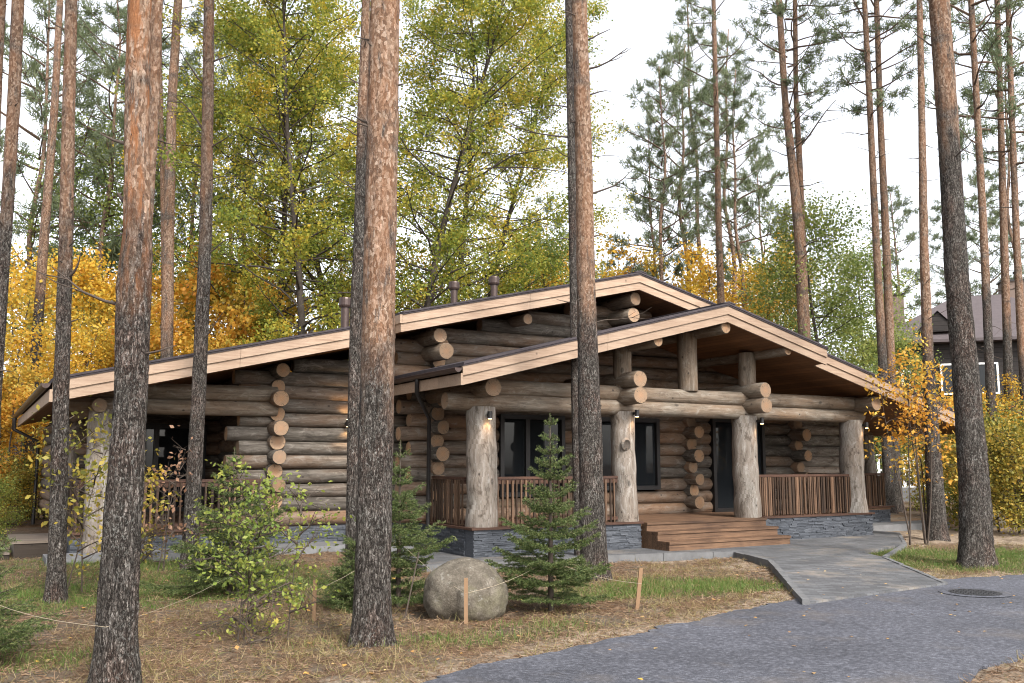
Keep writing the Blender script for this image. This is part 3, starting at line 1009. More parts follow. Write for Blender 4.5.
# gable logs at the apex: purlin ends
def purlin(u, z, v0, v1, r, seed, parent=HOUSE, name='purlin'):
    mb = MB(); mb.log((u, v0, z), (u, v1, z), r, seed)
    return mb.build(name, [M['beam'], M['logend']], parent)


purlin(4.70, 5.22, 1.32, 3.2, 0.15, 1); purlin(4.72, 4.88, 1.42, 3.2, 0.17, 2); purlin(4.72, 4.55, 1.5, 3.2, 0.15, 3)
purlin(0.02, 4.12, 1.45, 3.2, 0.15, 4); purlin(0.12, 3.82, 1.38, 3.2, 0.165, 5)
purlin(2.1, 4.62, 1.6, 3.2, 0.12, 6); purlin(7.3, 4.6, 1.6, 3.2, 0.13, 7)
# porch purlins
purlin(5.36, 4.37, -0.78, 2.2, 0.13, 8); purlin(7.1, 4.02, -0.78, 2.2, 0.115, 9); purlin(3.6, 4.0, -0.78, 2.2, 0.12, 10)


# beams on the posts
BV = 0.27
def beam(u0, u1, v, z, r, seed):
    mb = MB(); mb.log((u0, v, z), (u1, v, z), r, seed, n=16, wob=0.07, taper=R.uniform(-.1, .1))
    return mb.build('beam_log', [M['beam'], M['logend']], HOUSE)


beam(-0.45, 10.55, BV, 2.75, 0.155, 21); beam(0.15, 10.45, BV, 3.04, 0.155, 22)
for u, zz in ((0.20, (2.98,)), (3.48, (2.96, 3.29)), (6.84, (2.86, 3.18)), (10.34, (3.02,))):
    for k, z in enumerate(zz):
        mb = MB(); mb.log((u + 0.02 * k, -0.36 + .03 * k, z), (u, 2.2, z), 0.17, 31 + u + k)
        mb.build('beam_log', [M['beam'], M['logend']], HOUSE)


def post(u, v, z0, z1, r, seed, bulge=(), rt=None):
    mb = MB(); n = 24; path = []; rad = []
    k = 26
    rt = rt or r * 0.92
    for i in range(k + 1):
        t = i / k
        path.append((u + 0.02 * math.sin(t * 4 + seed), v + 0.02 * math.cos(t * 3 + seed), z0 + (z1 - z0) * t))
        rr = r + (rt - r) * t + 0.012 * math.sin(t * 17 + seed) * math.sin(t * 5 + seed)
        rad.append(rr)
    mb.tube(path, rad, n, 0, True, True, 1, 0.09, seed)
    return mb.build('post', [M['post'], M['logend']], HOUSE)


for u, r, s in ((0.30, 0.285, 1), (3.52, 0.26, 2.4), (6.80, 0.285, 3.1), (10.18, 0.29, 4.6)):
    p = post(u, BV, 0.5, 2.66, r, s)
# burl knot on the second post
mb = MB()
for k in range(3):
    pts = []
    R1 = (0.13, 0.085, 0.05)[k]; R2 = (0.085, 0.05, 0.0)[k]
    cu, cz = 3.40, 2.02
    n = 16
    for i in range(n):
        j = (i + 1) % n
        def q(rr, ii, o_):
            th = 2 * math.pi * ii / n
            return (cu + rr * math.cos(th) * 0.9, BV - 0.245 - o_, cz + rr * math.sin(th))
        oo = ((0.0, 0.03), (0.03, 0.012), (0.012, 0.0))[k]
        mb.poly([q(R1, i, oo[0]), q(R1, j, oo[0]), q(R2, j, oo[1]), q(R2, i, oo[1])], 0 if k == 0 else 1)
mb.build('burl', [M['post'], M['dark_bark']], HOUSE)
for u, z0, z1, r in ((3.52, 3.16, 4.02, 0.19), (5.22, 3.15, 4.36, 0.21), (6.92, 3.16, 4.06, 0.19)):
    mb = MB(); mb.log((u, BV, z0), (u, BV, z1), r, u, n=18)
    mb.build('king_post', [M['beam'], M['logend']], HOUSE)

# left wing terrace
post(-5.82, 2.6, 0.1, 2.56, 0.22, 7.7)
post(-5.9, 7.0, 0.1, 2.5, 0.17, 9.7)
for z, r, s in ((2.66, 0.14, 41), (2.93, 0.15, 42)):
    mb = MB(); mb.log((-6.4, 2.8, z), (-2.76, 2.8, z), r, s); mb.build('beam_log', [M['beam'], M['logend']], HOUSE)
mb = MB(); mb.log((-5.9, 2.35, 2.62), (-5.9, 12.4, 2.62), 0.13, 44); mb.build('beam_log', [M['beam'], M['logend']], HOUSE)
# right terrace
post(13.35, 2.35, 0.45, 2.4, 0.16, 8.2)
mb = MB(); mb.log((10.6, 2.3, 2.82), (13.4, 2.3, 2.55), 0.15, 47); mb.build('beam_log', [M['beam'], M['logend']], HOUSE)

# decks
d = MB()
d.box((0.02, 0.02, 0.42), (10.42, 2.4, 0.497)); d.box((-6.2, 2.62, 0.40), (-2.5, 7.0, 0.477)); d.box((10.43, 2.02, 0.42), (13.7, 2.9, 0.497))
d.build('deck', M['deck'], HOUSE)
# cap boards over the plinth
c = MB()
for q0, q1 in (((-0.05, -0.05, 0.475), (3.74, 0.12, 0.515)), ((6.98, -0.05, 0.475), (10.49, 0.12, 0.515)), ((-0.05, 0.123, 0.475), (0.12, 1.9, 0.515)), ((10.32, 0.123, 0.475), (10.49, 2.0, 0.515)), ((10.5, 1.97, 0.475), (13.8, 2.12, 0.515)), ((-6.25, 2.57, 0.455), (-2.6, 2.72, 0.495))):
    c = MB(); c.box(q0, q1); c.build('cap_board', M['cap'], HOUSE)


def plinth(segs, z0, z1, rows):
    mb = MB()
    hgt = (z1 - z0) / rows
    for (a, b, axis, face, sg) in segs:
        mb.box(*(((a, face, z0), (b, face + sg * 0.3, z1)) if axis == 'u' and sg > 0 else ((a, face + sg * .3, z0), (b, face, z1)) if axis == 'u' else
                 ((face, a, z0), (face + .3, b, z1)) if sg > 0 else ((face - .3, a, z0), (face, b, z1))))
        for r in range(rows):
            p = a - R.uniform(0, .3)
            while p < b:
                L = R.uniform(0.10, 0.34)
                q0, q1 = max(a, p), min(b, p + L)
                if q1 - q0 > 0.02:
                    pr = R.uniform(0.002, 0.03)
                    zz0 = z0 + r * hgt + 0.001; zz1 = z0 + (r + 1) * hgt - 0.002
                    f0, f1 = (face - pr, face + 0.05) if sg > 0 else (face - .05, face + pr)
                    if axis == 'u': mb.box((q0 + .001, f0, zz0), (q1 - .001, f1, zz1), jit=0.003)
                    else: mb.box((f0, q0 + .001, zz0), (f1, q1 - .001, zz1), jit=0.003)
                p += L
    return mb.build('stone_plinth', M['slate'], HOUSE)


plinth([(0.0, 3.70, 'u', 0.0, 1), (0.31, 2.6, 'v', 0.0, 1)], -0.2, 0.474, 20)
plinth([(7.0, 10.44, 'u', 0.0, 1), (0.31, 2.0, 'v', 10.44, -1)], -0.2, 0.474, 20)
plinth([(-6.2, -0.02, 'u', 2.65, 1), (2.96, 7, 'v', -6.2, 1)], -0.05, 0.454, 15)
plinth([(10.45, 13.7, 'u', 2.05, 1)], -0.2, 0.474, 19)

# steps
st = MB()
u0, u1 = 3.75, 6.95
for k, (zz, vf, vb) in enumerate(((0.498, -0.12, 0.15), (0.335, -0.44, -0.1), (0.17, -0.78, -0.42))):
    st.box((u0, vf - 0.025, zz - 0.045), (u1, vb, zz))
    st.box((u0 + .01, vf, zz - 0.17), (u1 - .01, vf + 0.03, zz - 0.046))
st.box((u0 + 0.006, -0.41, -0.05), (u0 + 0.05, 0.2, 0.29)); st.box((u0 + 0.004, -0.1, 0.29), (u0 + 0.05, 0.2, 0.45)); st.box((u0 + .008, -0.75, -0.05), (u0 + .05, -0.41, 0.124))
st.box((u1 - 0.05, -0.41, -0.05), (u1 - 0.006, 0.2, 0.29))
st.box((u0 + .05, -0.38, -0.05), (u1 - .05, 0.0, 0.25))
st.build('steps', M['deck'], HOUSE)


# railings
def railing(axis, a, b, c, z0, z1, dense, seed):
    r = random.Random(seed)
    rail = MB()
    def bx(mb, p0, p1, o0, o1, za, zb):
        if axis == 'u': mb.box((p0, c + o0, za), (p1, c + o1, zb))
        else: mb.box((c + o0, p0, za), (c + o1, p1, zb))
    t = MB(); bx(t, a, b, -.045, .045, z1 - .05, z1)
    root = t.build('railing', M['cap'], HOUSE)
    bo = MB(); bx(bo, a, b, -.03, .03, z0 + .04, z0 + .10); bo.build('rail_bar', M['cap'], root); bo = MB(); bx(bo, a, b, -.028, .028, z1 - .13, z1 - .055); bo.build('rail_bar', M['cap'], root)
    s = MB(); p = a + 0.01
    while p < b - 0.02:
        w = r.uniform(0.02, 0.045) if dense else r.uniform(0.028, 0.042)
        o = r.uniform(-.012, .012) - 0.045
        zt = z1 - 0.055 - r.uniform(0, .01)
        if axis == 'u': s.box((p, c + o - .014, z0 + r.uniform(.0, .02)), (min(b, p + w), c + o + .014, zt), jit=0.004)
        else: s.box((c + o - .014, p, z0 + r.uniform(.0, .02)), (c + o + .014, min(b, p + w), zt), jit=0.004)
        p += w + (r.choice((0.006, 0.015, 0.03, 0.04)) if dense else r.uniform(0.055, 0.085))
    s.build('slat_panel', M['rail'], root)
    return root


railing('u', 0.56, 3.28, 0.2, 0.515, 1.40, False, 1)
railing('u', 7.06, 9.92, 0.2, 0.515, 1.40, True, 2)
railing('v', 0.5, 1.85, 0.1, 0.515, 1.40, False, 3)
railing('v', 0.5, 2.0, 10.36, 0.515, 1.40, True, 4)
railing('u', 10.5, 13.6, 2.12, 0.515, 1.38, True, 5)
railing('u', -5.6, -3.05, 2.66, 0.495, 1.36, False, 6)
railing('v', 2.9, 7.0, -6.05, 0.495, 1.36, False, 7)


# windows and door
def window(u0, u1, z0, z1, v, mull=(0.5,), name='window'):
    f = MB(); t = 0.09
    f.box((u0, v - .10, z0), (u0 + t, v + .1, z1)); f.box((u1 - t, v - .10, z0), (u1, v + .1, z1))
    f.box((u0 + t, v - .10, z1 - t), (u1 - t, v + .1, z1)); f.box((u0 + t, v - .10, z0), (u1 - t, v + .1, z0 + t))
    for m in mull:
        um = u0 + (u1 - u0) * m
        f.box((um - .05, v - .085, z0 + t), (um + .05, v + .08, z1 - t))
    root = f.build(name, M['metal'], HOUSE)
    p = MB(); p.box((u0 + t, v - .02, z0 + t), (u1 - t, v - .005, z1 - t)); p.build('pane', M['glass'], root)
    return root


window(win1[0], win1[1], win1[2], win1[3], 2.22, (0.42,))
window(win2[0], win2[1], win2[2], win2[3], 2.22, (0.5,))
dr = window(7.55, 9.25, 0.49, 2.72, 2.2, (0.47,), 'door')
h = MB(); h.tube([(8.2, 2.02, 0.9), (8.2, 2.02, 2.3)], 0.018, 8); h.tube([(8.2, 2.02, 1.0), (8.2, 2.12, 1.0)], 0.012, 6); h.tube([(8.2, 2.02, 2.2), (8.2, 2.12, 2.2)], 0.012, 6)
h.build('handle', m_plain('brushed_steel', (0.5, 0.5, 0.5), 0.35, 0.9, 0.5, 0.1), dr)
window(-5.3, -3.2, 0.6, 2.5, 6.82, (0.5,))
# lamps on the posts and on the wall (lit in the photograph)
LAMPS = [(0.28, BV - 0.36, 2.50, True), (3.62, BV - 0.32, 2.62, True), (6.98, BV - 0.34, 2.55, True), (10.3, BV - 0.36, 2.52, True), (-1.35, 2.72, 2.42, False)]
for u, v, z, down in LAMPS:
    mb = MB()
    mb.tube([(u, v, z - .06), (u, v, z + .07)], 0.045, 12); mb.box((u - .02, v + .03, z - .02), (u + .02, v + .16, z + .03))
    l = mb.build('wall_lamp', M['metal'], HOUSE)
    g = MB(); g.tube([(u, v, z - .066), (u, v, z - .062)], 0.034, 10)
    g.build('bulb', M['glow'], l)
    if not down:
        g = MB(); g.tube([(u, v, z + .072), (u, v, z + .076)], 0.034, 10); g.build('bulb', M['glow'], l)
    for sg in ((-1,) if down else (-1, 1)):
        li = bpy.data.lights.new('lamp_light', 'SPOT'); li.energy = 3.0 if down else 6.0; li.color = (1.0, 0.6, 0.28); li.spot_size = math.radians(95); li.spot_blend = 0.7; li.shadow_soft_size = 0.03
        lo = bpy.data.objects.new('lamp_light', li); COL.objects.link(lo); lo.parent = l
        lo.location = (u, v, z + sg * 0.085); lo.rotation_euler = (0.35, 0, 0) if sg < 0 else (math.pi - 0.35, 0, 0)

# downpipe and gutter elbow at the porch corner, left-eave pipe
dp = MB(); dp.tube([(-0.78, 0.75, porch_z(-0.68) - .17), (-0.78, 0.75, 2.92), (-0.12, 1.62, 2.5), (-0.12, 1.62, 0.3)], 0.04, 10); dp.build('downpipe', M['metal'], HOUSE)
dp = MB(); dp.tube([(-6.82, 12.3, 2.8), (-6.82, 12.3, 2.5), (-6.25, 12.3, 2.2), (-6.25, 12.3, 0.1)], 0.045, 8); dp.build('downpipe', M['metal'], HOUSE)
# roof vents
def at_v(px, py, v):
    d_ = ray(px, py); c_ = (CAMP - np.array([HO[0], HO[1], 0])) @ V
    tt = (v - c_) / (d_ @ V)
    p_ = CAMP + d_ * tt
    return hs(p_)[0], p_[2]


for px, py, vv in ((345, 322, 2.6), (454, 300, 4.6), (494, 295, 4.0)):
    uu, _ = at_v(px, py, vv)
    zr = (main_z(uu) if uu > -0.93 else wing_z(uu))
    _, ztop = at_v(px, py - 24 if px < 400 else py - 18, vv)
    mb = MB(); mb.tube([(uu, vv, zr - .1), (uu, vv, ztop - .14)], 0.085, 14)
    vp = mb.build('vent_pipe', M['gutter'], HOUSE)
    cp = MB(); cp.tube([(uu, vv, ztop - .19), (uu, vv, ztop - .15), (uu, vv, ztop - .03), (uu, vv, ztop)], [0.115, 0.13, 0.13, 0.12], 16, smooth=False); cp.build('vent_cap', M['gutter'], vp)
# side steps of the left terrace
ss = MB()
ss.box((-7.05, 3.2, 0.30), (-6.26, 5.0, 0.345)); ss.box((-7.0, 3.25, -0.1), (-6.95, 4.95, 0.30)); ss.box((-7.0, 3.22, -0.1), (-6.3, 3.25, 0.30))
ss.box((-7.45, 3.2, 0.13), (-7.06, 5.0, 0.175)); ss.box((-7.4, 3.22, -0.1), (-7.06, 3.26, 0.13))
ss.build('side_steps', M['grey_wood'], HOUSE)

exec_after = []
# ------------------------------------------------------------------ trees
def trunk_mesh(name, path, radii, n, seed, rough=0.0, stubs=(), ring=0.25):
    """bark skin along a bent path; stubs: (height, azimuth, length, radius, rise)"""
    path = np.array(path, float)
    seg = np.linalg.norm(np.diff(path, axis=0), axis=1); s = np.concatenate([[0], np.cumsum(seg)])
    k = max(4, int(s[-1] / ring))
    ss_ = np.linspace(0, 1, k + 1) * s[-1]
    P = np.stack([np.interp(ss_, s, path[:, i]) for i in range(3)], 1)
    # smooth the kinks
    for _ in range(max(1, int(0.28 / ring))):
        P[1:-1] = (P[:-2] + 2 * P[1:-1] + P[2:]) / 4
    rad = np.interp(ss_, s, radii)
    mb = MB()
    T = unit(np.gradient(P, axis=0))
    e1 = unit(np.cross(np.array([0, 1.0, 0]), T)); e2 = np.cross(T, e1)
    th = np.linspace(0, 2 * np.pi, n, endpoint=False)
    ring_ = P[:, None, :] + (e1[:, None, :] * np.cos(th)[None, :, None] + e2[:, None, :] * np.sin(th)[None, :, None]) * rad[:, None, None]
    if rough:
        dirv = ring_ - P[:, None, :]
        du = dirv / rad[:, None, None]
        for i in range(k + 1):
            for j in range(n):
                q = du[i, j]
                a = mnoise.noise(Vector((q[0] * 4 + seed, q[1] * 4, ss_[i] * 2.2)))
                b_ = mnoise.noise(Vector((q[0] * 13 + seed, q[1] * 13, ss_[i] * 9)))
                flare = 0.0
                if ss_[i] < 0.6:
                    flare = (1 - ss_[i] / 0.6) ** 2 * (0.36 + 0.45 * mnoise.noise(Vector((q[0] * 1.5, q[1] * 1.5, seed))))
                ring_[i, j] = P[i] + dirv[i, j] * (1 + rough * a + rough * 0.95 * b_ + flare)
    V_ = ring_.reshape(-1, 3)
    mb.v = [tuple(x) for x in V_]
    for i in range(k):
        for j in range(n):
            j2 = (j + 1) % n
            mb.face([i * n + j, i * n + j2, (i + 1) * n + j2, (i + 1) * n + j], None, 0, True)
    mb.face([k * n + j for j in range(n)], None, 0)
    for (hz, az, L, r, rise) in stubs:
        c = np.array([np.interp(hz, P[:, 2], P[:, i]) for i in range(3)])
        rr = float(np.interp(hz, P[:, 2], rad))
        d = np.array([math.cos(az), math.sin(az), 0])
        p0 = c + d * rr * 0.7
        q = [p0]
        m_ = 4 if L > .25 else 2
        dd = d + np.array([0, 0, rise])
        for i in range(m_):
            q.append(q[-1] + dd / np.linalg.norm(dd) * L / m_)
            dd = dd + np.array([R.uniform(-.3, .3), R.uniform(-.3, .3), R.uniform(-.25, .3)])
        mb.tube(q, [r * (1 - 0.75 * i / m_) for i in range(m_ + 1)], 5, 1, True)
        if L > 0.7:
            for t in (2, 3):
                b0 = q[t]; sd = unit(np.array([R.uniform(-1, 1), R.uniform(-1, 1), R.uniform(-.3, .6)]) + d)
                mb.tube([b0, b0 + sd * L * .25, b0 + sd * L * .42 + np.array([0, 0, .03])], [r * .4, r * .3, r * .12], 4, 1, True)
    me_o = mb
    return me_o, P, rad


def pine_crown(seed, z0, z1, spread, nb, tufts, blade=(0.16, 0.03), flat=0.5, top=True):
    """crown mesh in the tree's own frame: bent limbs carrying needle tufts"""
    r = random.Random(seed); g = np.random.default_rng(seed)
    mb = MB(); TP = []; TD = []
    H = z1 - z0
    for i in range(nb):
        t = (i + r.random()) / nb
        z = z0 + H * t
        prof = (0.55 + 0.45 * math.sin(min(1, t / 0.45) * math.pi / 2)) * (1 - max(0, (t - 0.45) / 0.55) ** 1.6 * 0.85)
        L = spread * prof * r.uniform(0.55, 1.15)
        az = i * 2.399 + r.uniform(-.5, .5)
        rise = r.uniform(-0.12, 0.25) + 0.5 * t
        d = np.array([math.cos(az), math.sin(az), rise])
        p = np.array([0, 0, z]); path = [p]
        k = 5
        for j in range(k):
            d = d + np.array([r.uniform(-.25, .25), r.uniform(-.25, .25), r.uniform(-.12, .2)])
            p = p + d / np.linalg.norm(d) * L / k
            path.append(p)
        r0 = 0.010 + 0.010 * L
        mb.tube(path, [r0 * (1 - .8 * j / k) for j in range(k + 1)], 4, 0, False)
        n_sub = max(2, int(tufts * (0.5 + 0.5 * prof)))
        for q in range(n_sub):
            tt = r.uniform(0.3, 1.0) ** 0.7
            b0 = np.array([np.interp(tt * k, range(k + 1), [x[c_] for x in path]) for c_ in range(3)])
            sd = np.array([math.cos(az) * .5 + r.uniform(-1, 1), math.sin(az) * .5 + r.uniform(-1, 1), r.uniform(-.1, .65)])
            sl = r.uniform(.15, .42) * (0.7 + 0.3 * L)
            b1 = b0 + unit(sd) * sl
            mb.tube([b0, (b0 + b1) / 2 + np.array([0, 0, .02]), b1], [.009, .007, .004], 3, 0, False)
            for s_ in (0.45, 0.75, 1.0):
                TP.append(b0 + (b1 - b0) * s_ + np.array([r.uniform(-.05, .05) for _ in range(3)])); TD.append(unit(sd) + np.array([0, 0, .35]))
    TP = np.array(TP); TD = np.array(TD)
    m_ = 10
    P = np.repeat(TP, m_, 0) + g.normal(size=(len(TP) * m_, 3)) * 0.045
    D = np.repeat(TD, m_, 0) * 0.75 + g.normal(size=(len(TP) * m_, 3)) * 0.8
    Q = strip_quads(P, D, blade[0] * g.uniform(.6, 1.25, len(P)), blade[1], g)
    # merge limbs (as quads) and needles
    me1 = np.array(mb.v)
    LQ = np.array([[me1[i] for i in f] for f in mb.f if len(f) == 4])
    Qa = np.concatenate([LQ, Q]); mi = np.concatenate([np.zeros(len(LQ), int), np.ones(len(Q), int)])
    return quad_mesh('crown', Qa, [M['branch'], M['needle']], mi)


PC = [pine_crown(100 + i, z0, z1, sp, nb, tf) for i, (z0, z1, sp, nb, tf) in enumerate(
    ((0, 8.5, 2.3, 42, 9), (0, 10, 2.0, 46, 8), (0, 7, 2.6, 36, 10), (0, 12, 1.7, 48, 7)))]
SPARSE = [pine_crown(150 + i, 0, z1, sp, nb, tf) for i, (z1, sp, nb, tf) in enumerate(((9, 2.6, 34, 7), (11, 2.3, 36, 6)))]


def rnd_stubs(seed, z0, z1, n, lmin, lmax, r=0.014):
    rr = random.Random(seed)
    return [(rr.uniform(z0, z1), rr.uniform(0, 6.28), rr.uniform(lmin, lmax) * rr.uniform(.4, 1), r * rr.uniform(.6, 1.3), rr.uniform(-.25, .5)) for _ in range(n)]


def site_pine(label, pts, group=None, top=20.0, change=6.0, n=20, rough=0.0, stubs=(), crown=None, depth=None, cz=None, ring=0.25, cs=1.0, name='pine_tree', tone=0.62):
    """pts: bearings (x, y, width) from root to the highest surveyed point; the root stands on the ground"""
    x, y, w = pts[0]
    if depth is None:
        base = gnd(x, y)
    else:
        base = at_y(x, HORIZON, depth); base[2] = G0
    dep = base[1]
    path = [np.array([0, 0, -0.1])]; rad = []
    pxm = lambda P_: FPX / ((P_ - CAMP) @ FW)
    rad.append(w / 2 / pxm(base))
    start = 1 if depth is None else 0
    for (x, y, w) in pts[start:]:
        P_ = at_y(x, y, dep)
        path.append(P_ - base); rad.append(w / 2 / pxm(P_))
    # carry on upward to the full height
    a = path[-2]; b_ = path[-1]
    d = (b_ - a) / max(0.1, (b_[2] - a[2]))
    d[2] = 1; d[:2] *= 0.6
    z = b_[2]; r_ = rad[-1]
    while z < top - 0.5:
        dz = min(2.5, top - z)
        path.append(path[-1] + d * dz); z += dz
        rad.append(max(0.025, r_ * (1 - (z - b_[2]) / (top - b_[2]) * 0.85)))
        d[:2] *= 0.75
    root = empty(name, tuple(base))
    tag(root, label, 'pine tree', group)
    stubs = list(stubs) + rnd_stubs(len(label) * 7 + int(x), 2.2, min(top * .6, 13), int(14 + dep * .5), .04, .16, .013) + rnd_stubs(len(label) * 5 + int(y), 3.5, min(top * .62, 14), int(3 + dep * .22), .35, 1.1, .011)
    mb, P, rr = trunk_mesh('trunk', path, rad, n, R.uniform(0, 50), rough, stubs, ring)
    t = mb.build('trunk', [M['bark'], M['twig']], root)
    t['bark_change'] = float(change); t['bark_tone'] = float(tone); t['bark_orange'] = 1.0 if 'swollen' in label and 'nearest' in label else 0.25
    if crown is not None:
        c = link('crown', crown, root)
        cz = cz if cz is not None else top * 0.62
        c.location = (float(np.interp(cz, P[:, 2], P[:, 0])), float(np.interp(cz, P[:, 2], P[:, 1])), cz)
        zl = max(v.co.z for v in [crown.vertices[i] for i in range(0, len(crown.vertices), 50)])
        c.scale = (cs, cs, (top + 0.4 - cz) / zl)
        c.rotation_euler = (0, 0, R.uniform(0, 6.28))
    return root


NEARP = 'pine trunks in front of the house'
E_ = 0.0; W_ = math.pi
site_pine('thick nearest pine with a swollen grey bend below orange bark', [(115, 690, 41), (120, 560, 37), (126, 470, 34), (131, 400, 31), (132.5, 340, 32), (133.5, 300, 33), (135, 265, 31), (138, 238, 27), (137, 200, 25), (137, 100, 23), (140, 0, 22)],
          None, 20, 3.5, 40, 0.09, [(3.85, W_ - .3, .16, .035, .6), (4.35, W_, .25, .02, .3), (3.0, W_ - .3, .8, .016, .25), (2.6, E_ - .2, .3, .012, .1)], PC[0], None, 12.5, 0.07, tone=1.0)
site_pine('slim reddish pine standing close behind the swollen grey pine', [(126, 640, 14), (133, 420, 13), (139, 300, 12), (147, 220, 11.5), (153, 120, 11), (157, 0, 11)], None, 19, 3.0, 14, 0.05, (), SPARSE[0], 11.0, 12.5)
site_pine('straight pine at the left with pinkish upper bark and a broken pale stub', [(55, 602, 20), (57, 560, 17), (61, 400, 15), (66, 240, 13), (69, 100, 12), (71.5, 0, 11)], None, 20, 4.6, 28, 0.07,
          rnd_stubs(3, 2.5, 6, 12, .05, .25) + [(4.15, E_ - .4, .4, .022, .55)], PC[1], None, 13, 0.08)
site_pine('leaning pine cut by the left edge of the view', [(-14, 590, 16), (-6, 400, 13), (5, 240, 11.5), (14, 100, 12), (18, 0, 11.5)], None, 19, 5.5, 20, 0.06, rnd_stubs(5, 2, 7, 8, .05, .3), SPARSE[1], None, 12.5)
site_pine('far left reddish pine touching the top corner of the view', [(-22, 560, 14), (-10, 250, 11), (-2, 60, 9), (2, 0, 8)], None, 20, 4.0, 16, 0.04, (), SPARSE[0], 16.0, 13)
site_pine('thin tilted pine rising behind the left eave of the roof', [(26, 523, 12), (29, 450, 10.5), (36, 350, 10), (44, 240, 9), (55, 100, 7), (60, 0, 6)], None, 24, 6.5, 16, 0.04, rnd_stubs(7, 4, 12, 14, .1, .7), SPARSE[1], 27.0, 16)
site_pine('grey straight pine standing against the left terrace railing', [(189, 575, 17), (195, 460, 15), (198.5, 400, 14), (205.5, 240, 12.5), (208, 100, 11), (209, 0, 10)], None, 21, 5.5, 24, 0.06,
          [(7.2, W_ - .3, .9, .022, 1.4), (8.0, W_, .7, .02, 1.0), (6.9, E_ - .3, .5, .016, .5), (8.4, E_, .35, .02, .4), (5.1, E_ - .4, .7, .014, .6), (3.7, E_ - .6, .6, .014, .8)] + rnd_stubs(8, 2.5, 8, 8, .05, .35), SPARSE[0], None, 14, tone=0.15)
site_pine('pale pink pine behind the left roof slope', [(166, 523, 13), (167, 340, 12), (168.5, 240, 11), (172, 100, 9), (178, 0, 8)], None, 25, 5.5, 16, 0.03, rnd_stubs(9, 7, 15, 14, .2, 1.0, .02), SPARSE[1], 28.0, 17)
site_pine('very thin pine behind the left roof slope beside the pale pink one', [(163, 510, 5), (164, 330, 5), (163, 200, 5), (160, 60, 4)], None, 22, 4, 10, 0, rnd_stubs(10, 7, 15, 10, .2, .8, .014), SPARSE[0], 33.0, 16)
site_pine('big central pine with flaky tan bark above a dark foot', [(371, 645, 37), (374, 520, 35), (377, 400, 34), (379, 300, 32), (382, 150, 31), (385, 0, 29)], None, 20, 2.7, 44, 0.06,
          [(5.2, W_ - .3, .3, .018, .5), (6.1, W_ - .2, .22, .016, .4), (5.6, E_, .12, .014, .4), (4.4, W_ - .5, .25, .015, .5)], PC[2], None, 12.5, 0.07, tone=1.0)
site_pine('slender dark pine standing directly left of the big central pine', [(352, 592, 15), (354, 450, 14), (356, 330, 13), (359.5, 240, 12), (363, 100, 10), (366, 0, 8)], None, 19, 6.3, 20, 0.06,
          [(5.6, W_, .3, .014, .5), (6.4, W_ + .3, .35, .014, .4), (7.2, W_, .3, .014, .4)], SPARSE[1], None, 12.5)
site_pine('pine in front of the porch left bays with ringed tan bark and short dead branches', [(595, 578, 28), (592, 500, 25), (589, 400, 22), (586, 280, 18), (583, 120, 16), (579, 0, 15)], None, 21, 4.2, 36, 0.06,
          [(8.1, E_, .75, .02, .25), (8.6, E_ + .2, .5, .018, .5), (7.65, E_ - .2, .4, .016, .2), (6.0, E_, .85, .02, .35), (5.3, E_, .15, .02, .2), (7.2, W_, .1, .03, .1)], PC[3], None, 13, 0.08, tone=0.85)
site_pine('dark narrow pine touching the left side of the ringed tan pine', [(581, 560, 12), (577, 420, 11), (574, 250, 10), (571, 120, 8), (569, 0, 8)], None, 19, 14.0, 16, 0.05,
          [(7.9, W_, 1.2, .02, .1), (8.5, W_ - .2, .5, .016, .3), (7.5, W_ + .3, .5, .014, .3), (5.9, W_, .3, .016, .2), (4.7, W_, .3, .014, .1)], SPARSE[0], None, 13.5)
site_pine('thick leaning pine on the lawn right of the paved apron', [(977, 567, 33), (974, 480, 28), (966, 380, 25), (957, 280, 22), (950, 160, 20), (944, 70, 19.5), (939, 0, 19)], None, 22, 7.6, 36, 0.06,
          [(9.2, W_ - .3, .5, .02, .7), (8.6, E_, .4, .016, .4), (6.3, E_ - .2, .35, .014, .5), (8.0, W_, .3, .02, .3), (4.6, E_, .2, .016, .6)], PC[0], None, 14.5, 0.08)
site_pine('straight pine with a dark foot beside the right corner of the porch', [(938, 541, 19), (934, 470, 16), (929, 380, 11), (924, 250, 8.5), (921.5, 100, 6.5), (919.5, 0, 5.5)], None, 23, 4.5, 20, 0.05,
          rnd_stubs(14, 5, 13, 14, .2, 1.0, .014), SPARSE[1], None, 15.5)
RP = 'tall bare pines against the sky at the right'
site_pine('left one of two close pines rising behind the right roof slope', [(890, 510, 11), (883, 370, 9), (876, 240, 7), (870, 110, 6), (864.5, 0, 5)], None, 25, 6, 14, 0.03, rnd_stubs(15, 8, 17, 22, .3, 1.5, .018), SPARSE[0], 31.0, 13.5)
site_pine('right one of two close pines rising behind the right roof slope', [(897, 510, 12), (891, 370, 9), (886, 240, 7.5), (880, 110, 6), (876.5, 0, 5)], None, 26, 5, 14, 0.03, rnd_stubs(16, 8, 18, 24, .3, 1.6, .018), SPARSE[1], 32.0, 14)
site_pine('pine with a red trunk leaning over the porch ridge, twin of a thinner one', [(812, 520, 14), (804, 330, 12), (800, 240, 11), (794, 180, 9), (785, 100, 6.5), (779, 0, 6)], None, 25, 3.5, 16, 0.03,
          rnd_stubs(17, 9, 17, 12, .5, 2.0, .025), SPARSE[0], 33.0, 13)
site_pine('thinner stem of the twin red pines above the porch ridge', [(808, 520, 9), (804, 300, 8), (802.5, 240, 7), (799, 150, 6), (796, 100, 5), (795, 0, 4.5)], None, 24, 3.5, 14, 0.03,
          [(13.6, E_, 2.2, .04, 1.2), (12.0, W_, 2.0, .02, .1)] + rnd_stubs(18, 9, 17, 10, .5, 1.6, .02), SPARSE[1], 33.6, 14)
